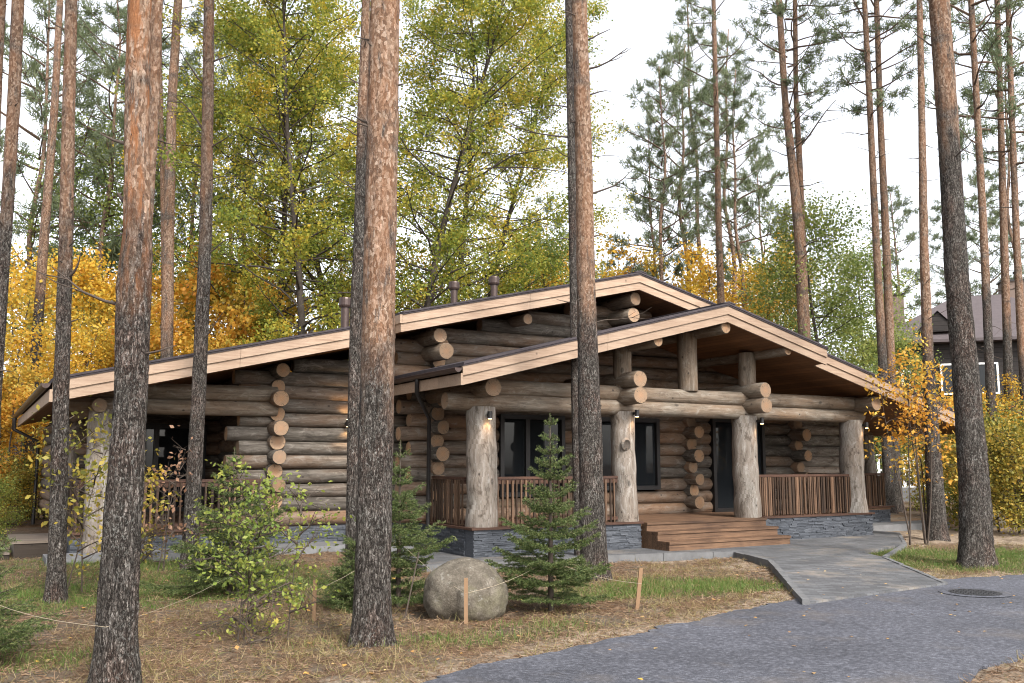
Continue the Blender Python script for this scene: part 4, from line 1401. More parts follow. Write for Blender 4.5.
site_pine('tall slim pine over the right slope of the main gable', [(728, 510, 9), (721, 300, 7.5), (719, 240, 6.5), (716, 100, 5), (713.5, 0, 4.3)], None, 27, 7, 12, 0.03, rnd_stubs(19, 9, 20, 22, .4, 1.6, .018), SPARSE[1], 39.0, 14)
site_pine('pine right of the leaning lawn pine, left of three against the sky', [(1000, 505, 12), (991, 400, 9), (984, 240, 7.5), (976, 90, 6), (971, 0, 5.5)], None, 25, 7, 14, 0.03, rnd_stubs(20, 6, 17, 14, .3, 1.3, .016), SPARSE[0], 27.0, 11)
site_pine('pine right of the leaning lawn pine, middle of three against the sky', [(1012, 500, 11), (1007, 330, 8), (1004, 240, 7.3), (1000, 90, 5.5), (997, 0, 5)], None, 25, 6, 14, 0.03, rnd_stubs(21, 6, 17, 12, .3, 1.2, .016), SPARSE[1], 30.0, 11.5)
site_pine('pine right of the leaning lawn pine, right of three against the sky', [(1032, 500, 11), (1021, 330, 8), (1016.5, 240, 6.5), (1011, 90, 5.5), (1008, 0, 5)], None, 25, 5, 14, 0.03, rnd_stubs(22, 6, 17, 12, .3, 1.2, .016), SPARSE[0], 29.0, 11)

# background pines with crowns in view -------------------------------------------------
TRK = []
for i, Ht in enumerate((22, 24, 20)):
    p = [np.array([0.0, 0, -.1])]; rd = [0.17]
    for k in range(1, 9):
        p.append(np.array([R.uniform(-.12, .12) * k ** .5, R.uniform(-.12, .12) * k ** .5, Ht * k / 8])); rd.append(0.17 * (1 - k / 8 * .85))
    mb, P, rr = trunk_mesh('trunk', p, rd, 9, i * 3.3, 0.0, rnd_stubs(200 + i, 5, Ht * .6, 26, .2, 1.1, .016), 0.8)
    o = mb.build('trunk', [M['bark'], M['twig']]); TRK.append(o.data); bpy.data.objects.remove(o)
TRH = (22, 24, 20)


def bg_pine(px, dep, top, label, i, group=None, cfrac=0.5, crown=None, cs=1.0):
    base = at_y(px, HORIZON, dep); base[2] = G0
    root = empty('pine_tree', tuple(base), R.uniform(0, 6.28)); tag(root, label, 'pine tree', group)
    k = i % 3
    t = link('trunk', TRK[k], root); s = top / TRH[k]; t.scale = (s ** .5, s ** .5, s); t['bark_change'] = 4.0; t['bark_tone'] = 0.75
    cm = crown or PC[i % 4]
    c = link('crown', cm, root); cz = top * cfrac
    zl = {0: 8.5, 1: 10, 2: 7, 3: 12}[i % 4] if crown is None else 10
    c.location = (0, 0, cz); c.scale = (cs, cs, (top - cz) / zl); c.rotation_euler = (0, 0, R.uniform(0, 6.28))
    return root


def topz(py, dep):
    return float(at_y(512, py, dep)[2])


for i, (px, dep, py, lab, cf, cs) in enumerate((
        (668, 46, 62, 'pine with layered grey green crown left in the group behind the main ridge', .38, 1.15),
        (655, 48, 120, 'shorter pine with open layered crown behind the main ridge', .36, 1.1),
        (690, 50, 45, 'tall pine behind the main ridge between the layered pine and the slim trunk', .45, 1.1),
        (704, 52, -25, 'tallest pine behind the main ridge with its crown leaving the top of the view', .5, 1.2),
        (746, 44, 70, 'dense pine with yellowing tip behind the porch ridge', .42, 1.05),
        (737, 47, 30, 'pine with bare lower stem close left of the one with a yellowing tip', .5, 1.0),
        (772, 50, 150, 'short pine behind the twin red pines', .35, 1.1),
        (790, 54, 210, 'small far pine low behind the twin red pines', .3, 1.0),
        (906, 58, 190, 'far pine over the chimney of the dark house', .4, 1.2),
        (958, 60, 200, 'far pine over the ridge of the dark house', .4, 1.2),
        (1000, 62, 170, 'far pine over the right chimney of the dark house', .4, 1.2),
        (1030, 55, 60, 'far pine at the right edge above the dark house', .45, 1.2),
        (622, 50, 250, 'young far pine just left of the main ridge', .2, 1.0),
        (606, 56, 285, 'lowest far pine left of the main ridge', .15, .9),
        (18, 40, -30, 'broad pine behind the golden trees at the far left', .3, 1.5),
        (48, 44, -60, 'pine with a crown hanging over the golden trees left of the pinkish pine', .3, 1.5),
        (92, 38, -20, 'dense pine filling the gap between the pinkish pine and the swollen grey pine', .32, 1.4),
        (112, 46, -40, 'tall pine behind the swollen grey pine', .3, 1.5),
        (184, 42, 20, 'pine between the pale pink pine and the grey straight pine', .35, 1.1),
        (237, 40, 60, 'red stemmed pine with a dark bushy crown right of the grey straight pine', .42, 1.2),
        (222, 50, 30, 'far pine between the grey straight pine and the red stemmed one', .35, 1.2),
        (258, 46, 90, 'far pine behind the left edge of the aspen crowns', .38, 1.2),
        (285, 52, 70, 'far pine deep behind the aspen crowns', .35, 1.3),
        (333, 50, 150, 'far pine seen through the aspens near the slender dark pine', .35, 1.2),
        (545, 60, 200, 'far pine right of the aspens behind the roof', .3, 1.2))):
    bg_pine(px, dep, topz(py, dep), lab, i, None, cf, None, cs)


# broadleaf trees ----------------------------------------------------------------------
def broadleaf(seed, H, base_f, spread, nbr, leaves, lsize, bark, leaf, lean=0.0, stems=1, tr=0.14, cl=0.42, asp=0.75, thin=1.0):
    r = random.Random(seed); g = np.random.default_rng(seed)
    mb = MB(); C = []
    for s_ in range(stems):
        az = r.uniform(0, 6.28); ln = (lean + (0.10 if stems > 1 else 0)) * r.uniform(.6, 1.3)
        p = np.array([r.uniform(-.25, .25), r.uniform(-.25, .25), -0.1]) * (1 if stems > 1 else 0.0) + np.array([0, 0, -.1]); path = [p]
        K = 9; h = H * (1 if s_ == 0 else r.uniform(.75, 1.0))
        d = np.array([math.cos(az) * ln, math.sin(az) * ln, 1.0])
        for k in range(K):
            d = d + np.array([r.uniform(-.07, .07), r.uniform(-.07, .07), 0])
            p = p + d / d[2] * h / K; path.append(p)
        rad = [tr * (1 - .88 * k / K) for k in range(K + 1)]
        mb.tube(path, rad, 8, 0, False)
        nb = nbr // stems
        for i in range(nb):
            t = base_f + (1 - base_f) * ((i + r.random()) / nb) ** 0.9
            b0 = np.array([np.interp(t * K, range(K + 1), [x[c_] for x in path]) for c_ in range(3)])
            q = (t - base_f) / (1 - base_f)
            prof = max(0.25, math.sin(math.pi * min(1, 0.22 + q * 0.7)) ** 0.6)
            L = spread * prof * r.uniform(.55, 1.15)
            a2 = i * 2.399 + r.uniform(-.6, .6)
            dd = np.array([math.cos(a2), math.sin(a2), r.uniform(.25, .9)]); pp = b0; bp = [pp]
            for k in range(4):
                dd = dd + np.array([r.uniform(-.3, .3), r.uniform(-.3, .3), r.uniform(-.25, .15)])
                pp = pp + unit(dd) * L / 4; bp.append(pp)
            br = max(.012, tr * .33 * (1 - .7 * t))
            mb.tube(bp, [br * (1 - .2 * k) for k in range(5)], 5, 0, False)
            for q_ in range(6):
                tt = r.uniform(.3, 1.0)
                c0 = np.array([np.interp(tt * 4, range(5), [x[c_] for x in bp]) for c_ in range(3)])
                sd = unit(np.array([r.uniform(-1, 1), r.uniform(-1, 1), r.uniform(-.5, .8)]) + 0.5 * unit(dd))
                c1 = c0 + sd * r.uniform(.25, .55) * max(.6, L * .4)
                mb.tube([c0, (c0 + c1) / 2, c1], [br * .4, br * .28, br * .12], 3, 0, False)
                for z_ in (0.5, 0.8, 1.05):
                    C.append(c0 + (c1 - c0) * z_ + g.normal(size=3) * .08)
        for _ in range(4):
            C.append(path[-1] + g.normal(size=3) * .15)
    C = np.array(C)
    wgt = g.gamma(0.9, 1.0, len(C)); wgt /= wgt.sum()
    idx = g.choice(len(C), leaves, p=wgt)
    P = C[idx] + g.normal(size=(leaves, 3)) * cl * np.array([.5, .5, .42])
    Q = leaf_quads(P, lsize, g, asp)
    return mb, Q


def broad_tree(name, cat, label, xy, proto, group=None, s=1.0, rz=None, zs=None, root_z=None):
    bm, cm = proto
    root = empty(name, (xy[0], xy[1], G0 if root_z is None else root_z), R.uniform(0, 6.28) if rz is None else rz)
    tag(root, label, cat, group)
    root.scale = (s, s, zs or s)
    link('trunk', bm, root); link('crown', cm, root)
    return root


def proto(mb, Q, bark, leaf):
    o = mb.build('trunk', bark); me = o.data; bpy.data.objects.remove(o)
    return me, quad_mesh('crown', Q, leaf)


AS = [proto(*broadleaf(300 + i, H, bf, sp, nb, lv, .10, None, None, 0.03, 1, .17, .46), M['dark_bark'], M['aspen']) for i, (H, bf, sp, nb, lv) in
      enumerate(((19, .25, 4.9, 66, 36000), (17, .2, 5.2, 64, 36000), (20, .25, 4.6, 66, 36000)))]
BI = [proto(*broadleaf(320 + i, H, bf, sp, nb, lv, .088, None, None, 0.03, 1, .10, .6), M['dark_bark'], M['birch']) for i, (H, bf, sp, nb, lv) in
      enumerate(((9, .12, 2.2, 36, 15000), (13, .2, 2.4, 40, 14000)))]
GO = [proto(*broadleaf(340 + i, H, bf, sp, nb, lv, .115, None, None, 0.04, 2, .075, .48), M['dark_bark'], M['gold']) for i, (H, bf, sp, nb, lv) in
      enumerate(((8.5, .12, 2.4, 34, 8000), (7.5, .1, 2.6, 32, 8000), (9.5, .15, 2.2, 36, 8500)))]
OR = [proto(*broadleaf(360 + i, H, bf, sp, nb, lv, .15, None, None, 0.04, 2, .07, .5), M['dark_bark'], M['orange']) for i, (H, bf, sp, nb, lv) in
      enumerate(((8, .12, 2.4, 32, 9000),))]


def bxy(px, dep):
    p = at_y(px, HORIZON, dep); return p[0], p[1]


def fit(proto_h, py, dep):
    return (topz(py, dep) - G0) / proto_h


for (px, dep, py, k, H, lab) in ((300, 30, -40, 0, 19, 'leftmost aspen with green yellow leaves behind the house'), (352, 35, 10, 1, 17, 'aspen behind the two central pine trunks'),
                                 (412, 31, -60, 2, 20, 'aspen with a dark upright trunk right of the big central pine'), (440, 35, 0, 0, 19, 'aspen with a forked dark trunk above the roof vents'),
                                 (470, 37, 20, 2, 20, 'rightmost broad aspen above the left roof slope'), (268, 36, 30, 1, 17, 'lower aspen at the left end of the row behind the house')):
    broad_tree('aspen_tree', 'aspen tree', lab, bxy(px, dep), AS[k], None, fit(H, py, dep))
for (px, dep, py, k, H, lab) in ((832, 34, 205, 0, 9, 'round green birch above the right roof slope'), (800, 40, 260, 0, 9, 'small green birch left behind the round one'), (866, 38, 250, 0, 9, 'green birch beside the two close pines'),
                                 (88, 36, 60, 1, 13, 'green birch between the pinkish pine and the swollen grey pine'), (30, 38, 90, 1, 13, 'green birch behind the left edge pines'), (120, 40, 40, 1, 13, 'tall green birch behind the swollen grey pine'),
                                 (548, 40, 235, 0, 9, 'green birch low behind the ridge left of the ringed pine'), (898, 42, 335, 0, 9, 'low green birch in front of the dark house chimney')):
    broad_tree('birch_tree', 'birch tree', lab, bxy(px, dep), BI[k], None, fit(H, py, dep))
GOLDS = ((-12, 26, 240, 0, 'golden maple at the left edge of the forest'), (22, 31, 255, 1, 'golden maple behind the thin tilted pine'), (50, 29, 300, 2, 'low golden maple above the left eave'), (85, 32, 240, 0, 'golden maple left of the swollen grey pine'),
         (112, 34, 225, 2, 'golden maple directly behind the swollen grey pine'), (140, 33, 270, 1, 'golden maple above the roof left of the pale pink pine'), (205, 36, 245, 1, 'golden maple behind the grey straight pine'),
         (340, 40, 260, 2, 'golden maple low behind the slender dark pine'), (420, 42, 250, 0, 'golden maple under the aspens by the roof vents'), (520, 44, 240, 1, 'golden maple right of the aspens above the roof'), (560, 46, 225, 2, 'golden maple left of the ringed tan pine'),
         (612, 48, 235, 0, 'golden maple right of the ringed tan pine'), (680, 46, 255, 1, 'golden maple behind the main ridge'), (735, 42, 240, 2, 'golden maple behind the porch ridge'), (765, 44, 275, 0, 'low golden maple right of the porch ridge'),
         (972, 36, 392, 1, 'golden maple beside the dark house behind the lawn pine'), (1018, 30, 372, 0, 'golden maple at the right edge before the dark house'))
for (px, dep, py, k, lab) in GOLDS:
    broad_tree('maple_tree', 'maple tree', lab, bxy(px, dep), GO[k], None, fit((8.5, 7.5, 9.5)[k], py, dep) * 0.95)
for (px, dep, py, lab) in ((232, 33, 235, 'orange maple above the roof right of the grey straight pine'), (265, 37, 260, 'orange maple behind the left aspen'), (5, 25, 330, 'low orange maple at the left edge'), (700, 48, 270, 'orange maple behind the main ridge'), (200, 31, 300, 'low orange maple behind the grey straight pine')):
    broad_tree('maple_tree', 'maple tree', lab, bxy(px, dep), OR[0], None, fit(8, py, dep) * .95)
# far wood that closes the view
def far_wood():
    g = np.random.default_rng(77); Qs = []
    n = 46000
    th = g.uniform(math.radians(-48), math.radians(48), n); rr = g.uniform(70, 105, n)
    X = np.sin(th) * rr; Y = np.cos(th) * rr
    h = 7.5 + 3.0 * np.sin(th * 31) + 2.0 * np.sin(th * 77 + 1)
    Z = g.uniform(0, 1, n) ** 0.8 * h
    return quad_mesh('woods', leaf_quads(np.stack([X, Y, Z], 1), 0.75, g, .9), M['birch'])


tag(link('woods', far_wood()), 'far green wood closing the view behind everything', 'woods', kind='stuff')

# shrubs -------------------------------------------------------------------------------
BU = [proto(*broadleaf(400 + i, 2.6, .03, 1.3, 46, 7500, .068, None, None, .05, 4, .03, .32), M['twig'], M[lf]) for i, lf in enumerate(('yellowgreen', 'lime', 'gold'))]
for (px, dep, hgt, k, lab) in ((985, 24, 2.9, 0, 'yellow green bush behind the small boulder'), (1022, 23, 2.9, 0, 'yellow green bush at the right edge of the view'), (1006, 27, 3.4, 2, 'golden bush below the dark house wall'), (960, 29, 2.6, 1, 'green bush right of the thin orange saplings'),
                               (1045, 25, 3.3, 0, 'yellow green bush partly outside the right edge'), (930, 33, 2.6, 0, 'far yellow green bush behind the straight dark footed pine'),
                               (14, 24, 1.9, 0, 'yellow green bush before the brown fence at the left edge'), (-12, 20, 1.3, 1, 'green bush cut by the left edge of the view'), (45, 27, 2.0, 0, 'yellow green bush below the left eave')):
    broad_tree('bush', 'bush', lab, bxy(px, dep), BU[k], None, hgt / 2.6)


def sapling(name, label, px, py, hgt, spread, leaves, lsize, leaf, seed, stems=3, bark='twig', bf=0.25, cl=.16, tr=.012, asp=.6, nbr=24, lean=.06):
    mb, Q = broadleaf(seed, hgt, bf, spread, nbr, leaves, lsize, None, None, lean, stems, tr, cl, asp)
    b = gnd(px, py)
    z = float(ground_z(np.array([[b[0]]]), np.array([[b[1]]]))[0, 0])
    root = empty(name, (b[0], b[1], z)); tag(root, label, 'sapling' if 'sapling' in name else 'shrub')
    mb.build('stem', M[bark], root); link('foliage', quad_mesh('foliage', Q, M[leaf]), root)
    return root


sapling('leafy_shrub', 'leafy lime green shrub in front of the left log wall corner', 266, 640, 1.75, .5, 1700, .052, 'lime', 501, 4, cl=.09, tr=.009, nbr=28)
sapling('maple_sapling', 'sapling with yellow green leaves between the pinkish pine and the swollen grey pine', 84, 596, 2.55, .75, 1300, .075, 'yellowgreen', 502, 3, cl=.14, nbr=26)
sapling('rusty_sapling', 'thin sapling with rusty pink leaves before the left railing', 168, 577, 2.05, .4, 130, .08, 'pink', 503, 2, cl=.1, nbr=16)
sapling('orange_sapling', 'clump of thin saplings with orange leaves at the right porch corner', 922, 545, 4.5, .45, 1200, .095, 'orange', 504, 5, lean=-.06, cl=.18, tr=.022, nbr=44, bf=.5)
sapling('orange_sapling', 'smaller orange leaved sapling beside the straight dark footed pine', 938, 540, 4.2, .5, 700, .10, 'orange', 505, 3, lean=-.04, cl=.2, tr=.022, nbr=30, bf=.25)
sapling('leafy_shrub', 'low green shrub below the left railing', 205, 585, .8, .4, 380, .05, 'lime', 506, 5, cl=.08, tr=.007)
sapling('leafy_shrub', 'low yellow green shrub between the left pines', 140, 572, .75, .4, 300, .055, 'yellowgreen', 507, 4, cl=.08, tr=.007)
sapling('leafy_shrub', 'small shrub at the foot of the lime green shrub', 247, 640, .5, .22, 190, .045, 'lime', 508, 3, cl=.07, tr=.004, nbr=9)


# young spruces
def spruce(name, label, px, py, hgt, rad, seed, lean=0.0, dens=1.0, thin=False, base=None):
    r = random.Random(seed); g = np.random.default_rng(seed)
    mb = MB(); NP = []; ND = []
    b = gnd(px, py) if base is None else np.array(base)
    z0 = float(ground_z(np.array([[b[0]]]), np.array([[b[1]]]))[0, 0])
    mb.tube([(0, 0, -.05), (lean * hgt * .5, 0, hgt * .5), (lean * hgt, 0, hgt)], [0.012 + .011 * hgt, 0.008 + .006 * hgt, .005], 8, 0, False)
    z = hgt * 0.08; i = 0
    def needles(p0, p1, dens_):
        L = np.linalg.norm(p1 - p0); n = max(4, int(L * 460 * dens_))
        t = g.uniform(0, 1, (n, 1)); P = p0 + (p1 - p0) * t
        d = unit(p1 - p0)
        D = d * 0.75 + g.normal(size=(n, 3)) * .6
        NP.append(P); ND.append(D)
    while z < hgt * 0.97:
        q = z / hgt
        nb = r.choice((6, 7, 8)) if q < .85 else 4
        for k in range(nb):
            az = i * 1.1 + k * 6.283 / nb + r.uniform(-.35, .35)
            L = rad * (1 - q) ** 0.9 * r.uniform(.55, 1.15) + .05
            if thin: L *= r.choice((.5, .9, 1.15))
            rise = 0.05 + .75 * q + r.uniform(-.12, .12)
            d = np.array([math.cos(az), math.sin(az), rise]); p = np.array([lean * z, 0, z]); path = [p]
            for s_ in range(4):
                d = unit(d) + np.array([0, 0, -.06 + .07 * s_]) * (1.3 - q)
                p = p + unit(d) * L / 4; path.append(p)
            mb.tube(path, [.007, .006, .005, .004, .002], 4, 0, False)
            for s_ in range(4):
                needles(path[s_], path[s_ + 1], 1.0 * dens)
            ns = int(L / 0.05)
            for s_ in range(ns):
                t = .18 + .8 * s_ / max(1, ns)
                c0 = np.array([np.interp(t * 4, range(5), [x[c_] for x in path]) for c_ in range(3)])
                side = 1 if s_ % 2 else -1
                out = unit(np.array([math.cos(az + side * .95), math.sin(az + side * .95), rise * .4 - .12 + r.uniform(-.15, .1)]))
                l2 = L * .42 * (1 - t * .75) * r.uniform(.7, 1.2) + .03
                c1 = c0 + out * l2
                mb.tube([c0, c1], [.003, .0015], 3, 0, False)
                needles(c0, c1, 1.0 * dens)
                if l2 > .14:
                    for sg in (-1, 1):
                        e0 = c0 + out * l2 * r.uniform(.4, .6)
                        o2 = unit(np.array([math.cos(az + side * .95 + sg * .8), math.sin(az + side * .95 + sg * .8), -.12]))
                        needles(e0, e0 + o2 * l2 * .45, 1.0 * dens)
        z += hgt * r.uniform(.04, .065) * (1 + .7 * q); i += 1
    top = np.array([lean * hgt, 0, hgt]); needles(top - np.array([0, 0, .25]), top, .8)
    P = np.concatenate(NP); D = np.concatenate(ND)
    print('spruce', len(P))
    Q = strip_quads(P, D, .026 * g.uniform(.7, 1.3, len(P)), .0062, g)
    root = empty(name, (b[0], b[1], z0)); tag(root, label, 'spruce')
    mb.build('trunk', M['twig'], root); link('foliage', quad_mesh('foliage', Q, M['spruce']), root)
    return root


spruce('young_spruce', 'full young spruce with a pointed leader before the porch railing', 551, 612, 2.32, .78, 601, dens=1.15)
spruce('young_spruce', 'young spruce half hidden behind the big central pine', 398, 606, 2.05, .85, 602, dens=1.0, thin=True)
spruce('young_spruce', 'sparse dark spruce behind the lime green shrub', 229, 594, 1.95, 1.0, 603, dens=1.1, thin=True)
spruce('young_spruce', 'young spruce reaching in from the left edge of the view', -38, 668, 1.35, .8, 604, dens=.7, thin=True)
spruce('young_spruce', 'tiny spruce in the shade left of the boulder', 352, 610, .8, .45, 605, dens=.8)


# boulders
def boulder(label, px, py, sx, sy, sz, seed):
    import bmesh
    bm = bmesh.new(); bmesh.ops.create_icosphere(bm, subdivisions=5, radius=1.0)
    for v in bm.verts:
        c = v.co.copy()
        n1 = mnoise.noise(c * 0.9 + Vector((seed, 0, 0))); n2 = mnoise.noise(c * 2.3 + Vector((0, seed, 0))); n3 = mnoise.noise(c * 7 + Vector((0, 0, seed)))
        n4 = mnoise.noise(c * 20 + Vector((0, 0, seed)))
        k = 1 + .10 * n1 + .06 * n2 + .018 * (1 - abs(n3) * 3) + .010 * n4
        q = c * k
        # flatten facets a little
        q.z = max(q.z, -0.75) if q.z < 0 else q.z
        v.co = Vector((q.x * sx, q.y * sy, (q.z + .62) * sz))
    me = bpy.data.meshes.new('boulder'); bm.to_mesh(me); bm.free()
    me.polygons.foreach_set('use_smooth', np.ones(len(me.polygons), bool)); me.materials.append(M['boulder'])
    b = gnd(px, py); o = link('boulder', me, None, (b[0], b[1] + sy * .6, G0 - 0.02)); tag(o, label, 'boulder')
    return o


boulder('big rounded granite boulder behind the middle stake', 464, 619, .48, .42, .405, 3)
boulder('small boulder at the bush right of the leaning lawn pine', 993, 528, .42, .4, .38, 8)

# stakes and strings
def stake(label, px, py, ytop, xtop, w=.035, mat='stake', name='stake'):
    b = gnd(px, py); t = at_y(xtop, ytop, b[1])
    z = float(ground_z(np.array([[b[0]]]), np.array([[b[1]]]))[0, 0])
    mb = MB(); ax = np.array([t[0] - b[0], 0, t[2] - z]); L = np.linalg.norm(ax); ax /= L
    mb.obox(ax * (L / 2 - .06), ax * (L / 2 + .06), np.array([ax[2], 0, -ax[0]]) * w / 2, (0, w / 2, 0))
    o = mb.build(name, M[mat], None, (b[0], b[1], z)); tag(o, label, name)
    return np.array([t[0], b[1], t[2]])


s1 = stake('short pine stake right of the lime green shrub', 314, 622, 580, 315)
s2 = stake('pine stake standing before the boulder', 466, 624, 578, 466, .04)
s3 = stake('tilted pine stake right of the full young spruce', 637, 610, 568, 641, .045)


def pole(label, a, b, r, mat):
    mb = MB(); mb.tube([np.zeros(3), np.array(b) - np.array(a)], [r, r * .7], 6); o = mb.build('stick', M[mat], None, tuple(a)); tag(o, label, 'stick')


pa = gnd(405, 618); pole('thin dark stick leaning left of the boulder', pa, at_y(419, 552, pa[1] + .1), .011, 'twig')


def string(label, pts):
    mb = MB(); P = []
    for i in range(len(pts) - 1):
        a, b = np.array(pts[i]), np.array(pts[i + 1])
        for k in range(6):
            t = k / 6; q = a + (b - a) * t; q[2] -= .05 * math.sin(math.pi * t); P.append(q)
    P.append(np.array(pts[-1])); o0 = P[0].copy()
    mb.tube([p - o0 for p in P], .0024, 4); o = mb.build('string', M['twine'], None, tuple(o0)); tag(o, label, 'string')


sp1 = at_y(549, 560, gnd(549, 612)[1]); sp2 = at_y(398, 540, gnd(396, 606)[1]); sp3 = at_y(231, 575, gnd(231, 592)[1]); sp4 = at_y(-30, 594, gnd(-32, 672)[1])
kb_ = s2 - np.array([0, .025, .16])
string('pale twine tied from the middle stake to the two young spruces', [sp2, kb_, sp1])
string('pale twine from the full young spruce to the tilted stake', [sp1, s3 - np.array([0, .026, .18])])
string('pale twine from the short stake towards the half hidden spruce', [s1 - np.array([0, .02, .12]), sp2])
tA = at_y(113, 627, gnd(115, 690)[1] - .21)
string('pale twine stretched past the swollen grey pine to the sparse spruce', [sp4, tA + np.array([-.05, 0, 0]), sp3])

# background buildings -------------------------------------------------------------------
HD = empty('timber_house', tuple(np.append(bxy(965, 47), 0)), math.radians(-18))
tag(HD, 'dark timber house with a violet grey hip roof behind the trees at the right', 'house')
hb = MB(); hb.box((-3.6, 0, -.3), (7, 9, 7.85)); hb.build('wall', M['dark_log'], HD)
rf = MB(); e = 0.7; zr0, zr1 = 7.9, 10.9
A = [(-3.6 - e, -e, zr0), (7 + e, -e, zr0), (7 + e, 9 + e, zr0), (-3.6 - e, 9 + e, zr0)]; B = [(0.6, 4.5, zr1), (3.0, 4.5, zr1)]
for q in ([A[0], A[1], B[1], B[0]], [A[1], A[2], B[1]], [A[2], A[3], B[0], B[1]], [A[3], A[0], B[0]]):
    rf.poly(q)
rf.box((-3.6 - e, -e, zr0 - .14), (7 + e, 9 + e, zr0 - .003))
hr = rf.build('roof', M['far_roof'], HD)
dm = MB(); dm.poly([(-1.9, -.3, 8.35), (0.1, -.3, 8.35), (-.9, -.3, 9.35)], 1); dm.poly([(-2.0, -.36, 8.3), (-.9, -.4, 9.42), (-.9, 3.4, 9.6), (-2.0, 1.6, 8.9)]); dm.poly([(0.2, -.36, 8.3), (.2, 1.6, 8.9), (-.9, 3.4, 9.6), (-.9, -.4, 9.42)])
dm.build('dormer', [M['far_roof'], M['dark_log']], hr)
for (cx, cy, zt, w) in ((-2.6, 4, 11.0, 1.0), (3.6, 5, 11.6, 1.15)):
    c = MB(); c.box((cx - w / 2, cy - .5, 8.2), (cx + w / 2, cy + .5, zt)); ch = c.build('chimney', M['chimney'], hr)
    c = MB(); c.box((cx - w / 2 - .08, cy - .58, zt), (cx + w / 2 + .08, cy + .58, zt + .1)); c.build('chimney_cap', M['metal'], hr)
    c = MB()
    for k in (-.25, .25):
        c.tube([(cx + k, cy, zt + .1), (cx + k, cy, zt + .55)], .08, 8); c.tube([(cx + k, cy, zt + .5), (cx + k, cy, zt + .62)], .14, 8)
    c.build('flue_pipe', M['metal'], hr)
for (x0, x1, z0, z1) in ((-.9, 1.8, 5.1, 6.7), (-3.1, -2.3, 4.9, 6.4), (-.8, 1.6, 1.6, 3.6), (3.6, 5.4, 4.9, 6.6)):
    f = MB(); t = .09
    f.box((x0, -.08, z0), (x0 + t, .05, z1)); f.box((x1 - t, -.08, z0), (x1, .05, z1)); f.box((x0 + t, -.08, z0), (x1 - t, .05, z0 + t)); f.box((x0 + t, -.08, z1 - t), (x1 - t, .05, z1)); f.box(((x0 + x1) / 2 - .05, -.06, z0 + t), ((x0 + x1) / 2 + .05, .05, z1 - t))
    w_ = f.build('window', M['white'], HD); p = MB(); p.box((x0 + t, -.03, z0 + t), (x1 - t, -.01, z1 - t)); p.build('pane', M['glass'], w_)
# dark annex whose lower wall and white balustrade show through the porch opening
HX = empty('annex', tuple(np.append(bxy(880, 42), 0)), math.radians(-12)); tag(HX, 'low dark timber annex seen under the right end of the porch roof', 'annex')
a = MB(); a.box((-3, 0.6, -.2), (2.6, 6, 3.2)); a.build('wall', M['dark_log'], HX)
a = MB(); a.prism([(-3.4, 3.2), (3.0, 3.2), (-.2, 4.3)], 0.2, 6.4); a.build('roof', M['far_roof'], HX)
a = MB(); a.box((-3, -1.2, -.2), (2.6, .59, .6)); a.build('terrace', M['concrete'], HX)
wf = MB(); x = -2.0
while x < 2.2:
    wf.box((x, -1.15, .62), (x + .12, -1.11, 1.95)); x += .21
wf.box((-2.1, -1.2, 1.95), (2.3, -1.06, 2.03)); wf.box((-2.1, -1.12, 1.3), (2.3, -1.08, 1.38)); wf.box((-2.1, -1.17, .60), (2.3, -1.09, .68))
wf.build('balustrade', M['white'], HX)
# brown slatted fence at the left
fp = bxy(8, 33)
FN = empty('slat_fence', (fp[0], fp[1], 0), math.radians(8)); tag(FN, 'brown slatted fence behind the bushes at the left edge', 'fence')
f = MB(); x = -7
while x < 3.6:
    f.box((x, 0, -.2), (x + .1, .03, 2.0 + R.uniform(-.01, .01))); x += .16
f.build('slat_panel', M['fence_wood'], FN)
f = MB(); f.box((-7, .031, .4), (3.7, .08, .5)); f.box((-7, .031, 1.6), (3.7, .08, 1.7)); f.build('rail', M['fence_wood'], FN)
for k in range(5):
    f = MB(); f.box((-7 + k * 2.6, .081, -.3), (-6.9 + k * 2.6, .18, 2.05)); f.build('fence_post', M['fence_wood'], FN)

# ------------------------------------------------------------------ grass, litter
def scatter(n, x0, x1, y0, y1, fn, seed):
    g = np.random.default_rng(seed)
    # denser near the camera
    X = g.uniform(x0, x1, n); Y = y0 + (y1 - y0) * g.uniform(0, 1, n) ** 1.3
    keep = np.abs(X / Y) < 0.72
    X, Y = X[keep], Y[keep]
    p = fn(X, Y)
    bad = inside(ROAD, X, Y) | inside(WALK, X, Y) | inside(APRON, X, Y)
    hu = (X - HO[0]) * U[0] + (Y - HO[1]) * U[1]; hv = (X - HO[0]) * V[0] + (Y - HO[1]) * V[1]
    bad |= (hu > -6.3) & (hu < 13.7) & (hv > 1.75) & (hv < 12.8)
    bad |= (hu > 0) & (hu < 10.5) & (hv > 0) & (hv < 2)
    k = (g.uniform(0, 1, len(X)) < p) & ~bad
    X, Y = X[k], Y[k]
    return np.stack([X, Y, ground_z(X, Y)], 1), g


def clump(X, Y, seed, sc): return np.clip(0.5 + 0.45 * snoise(X, Y, seed, sc), 0, 1)


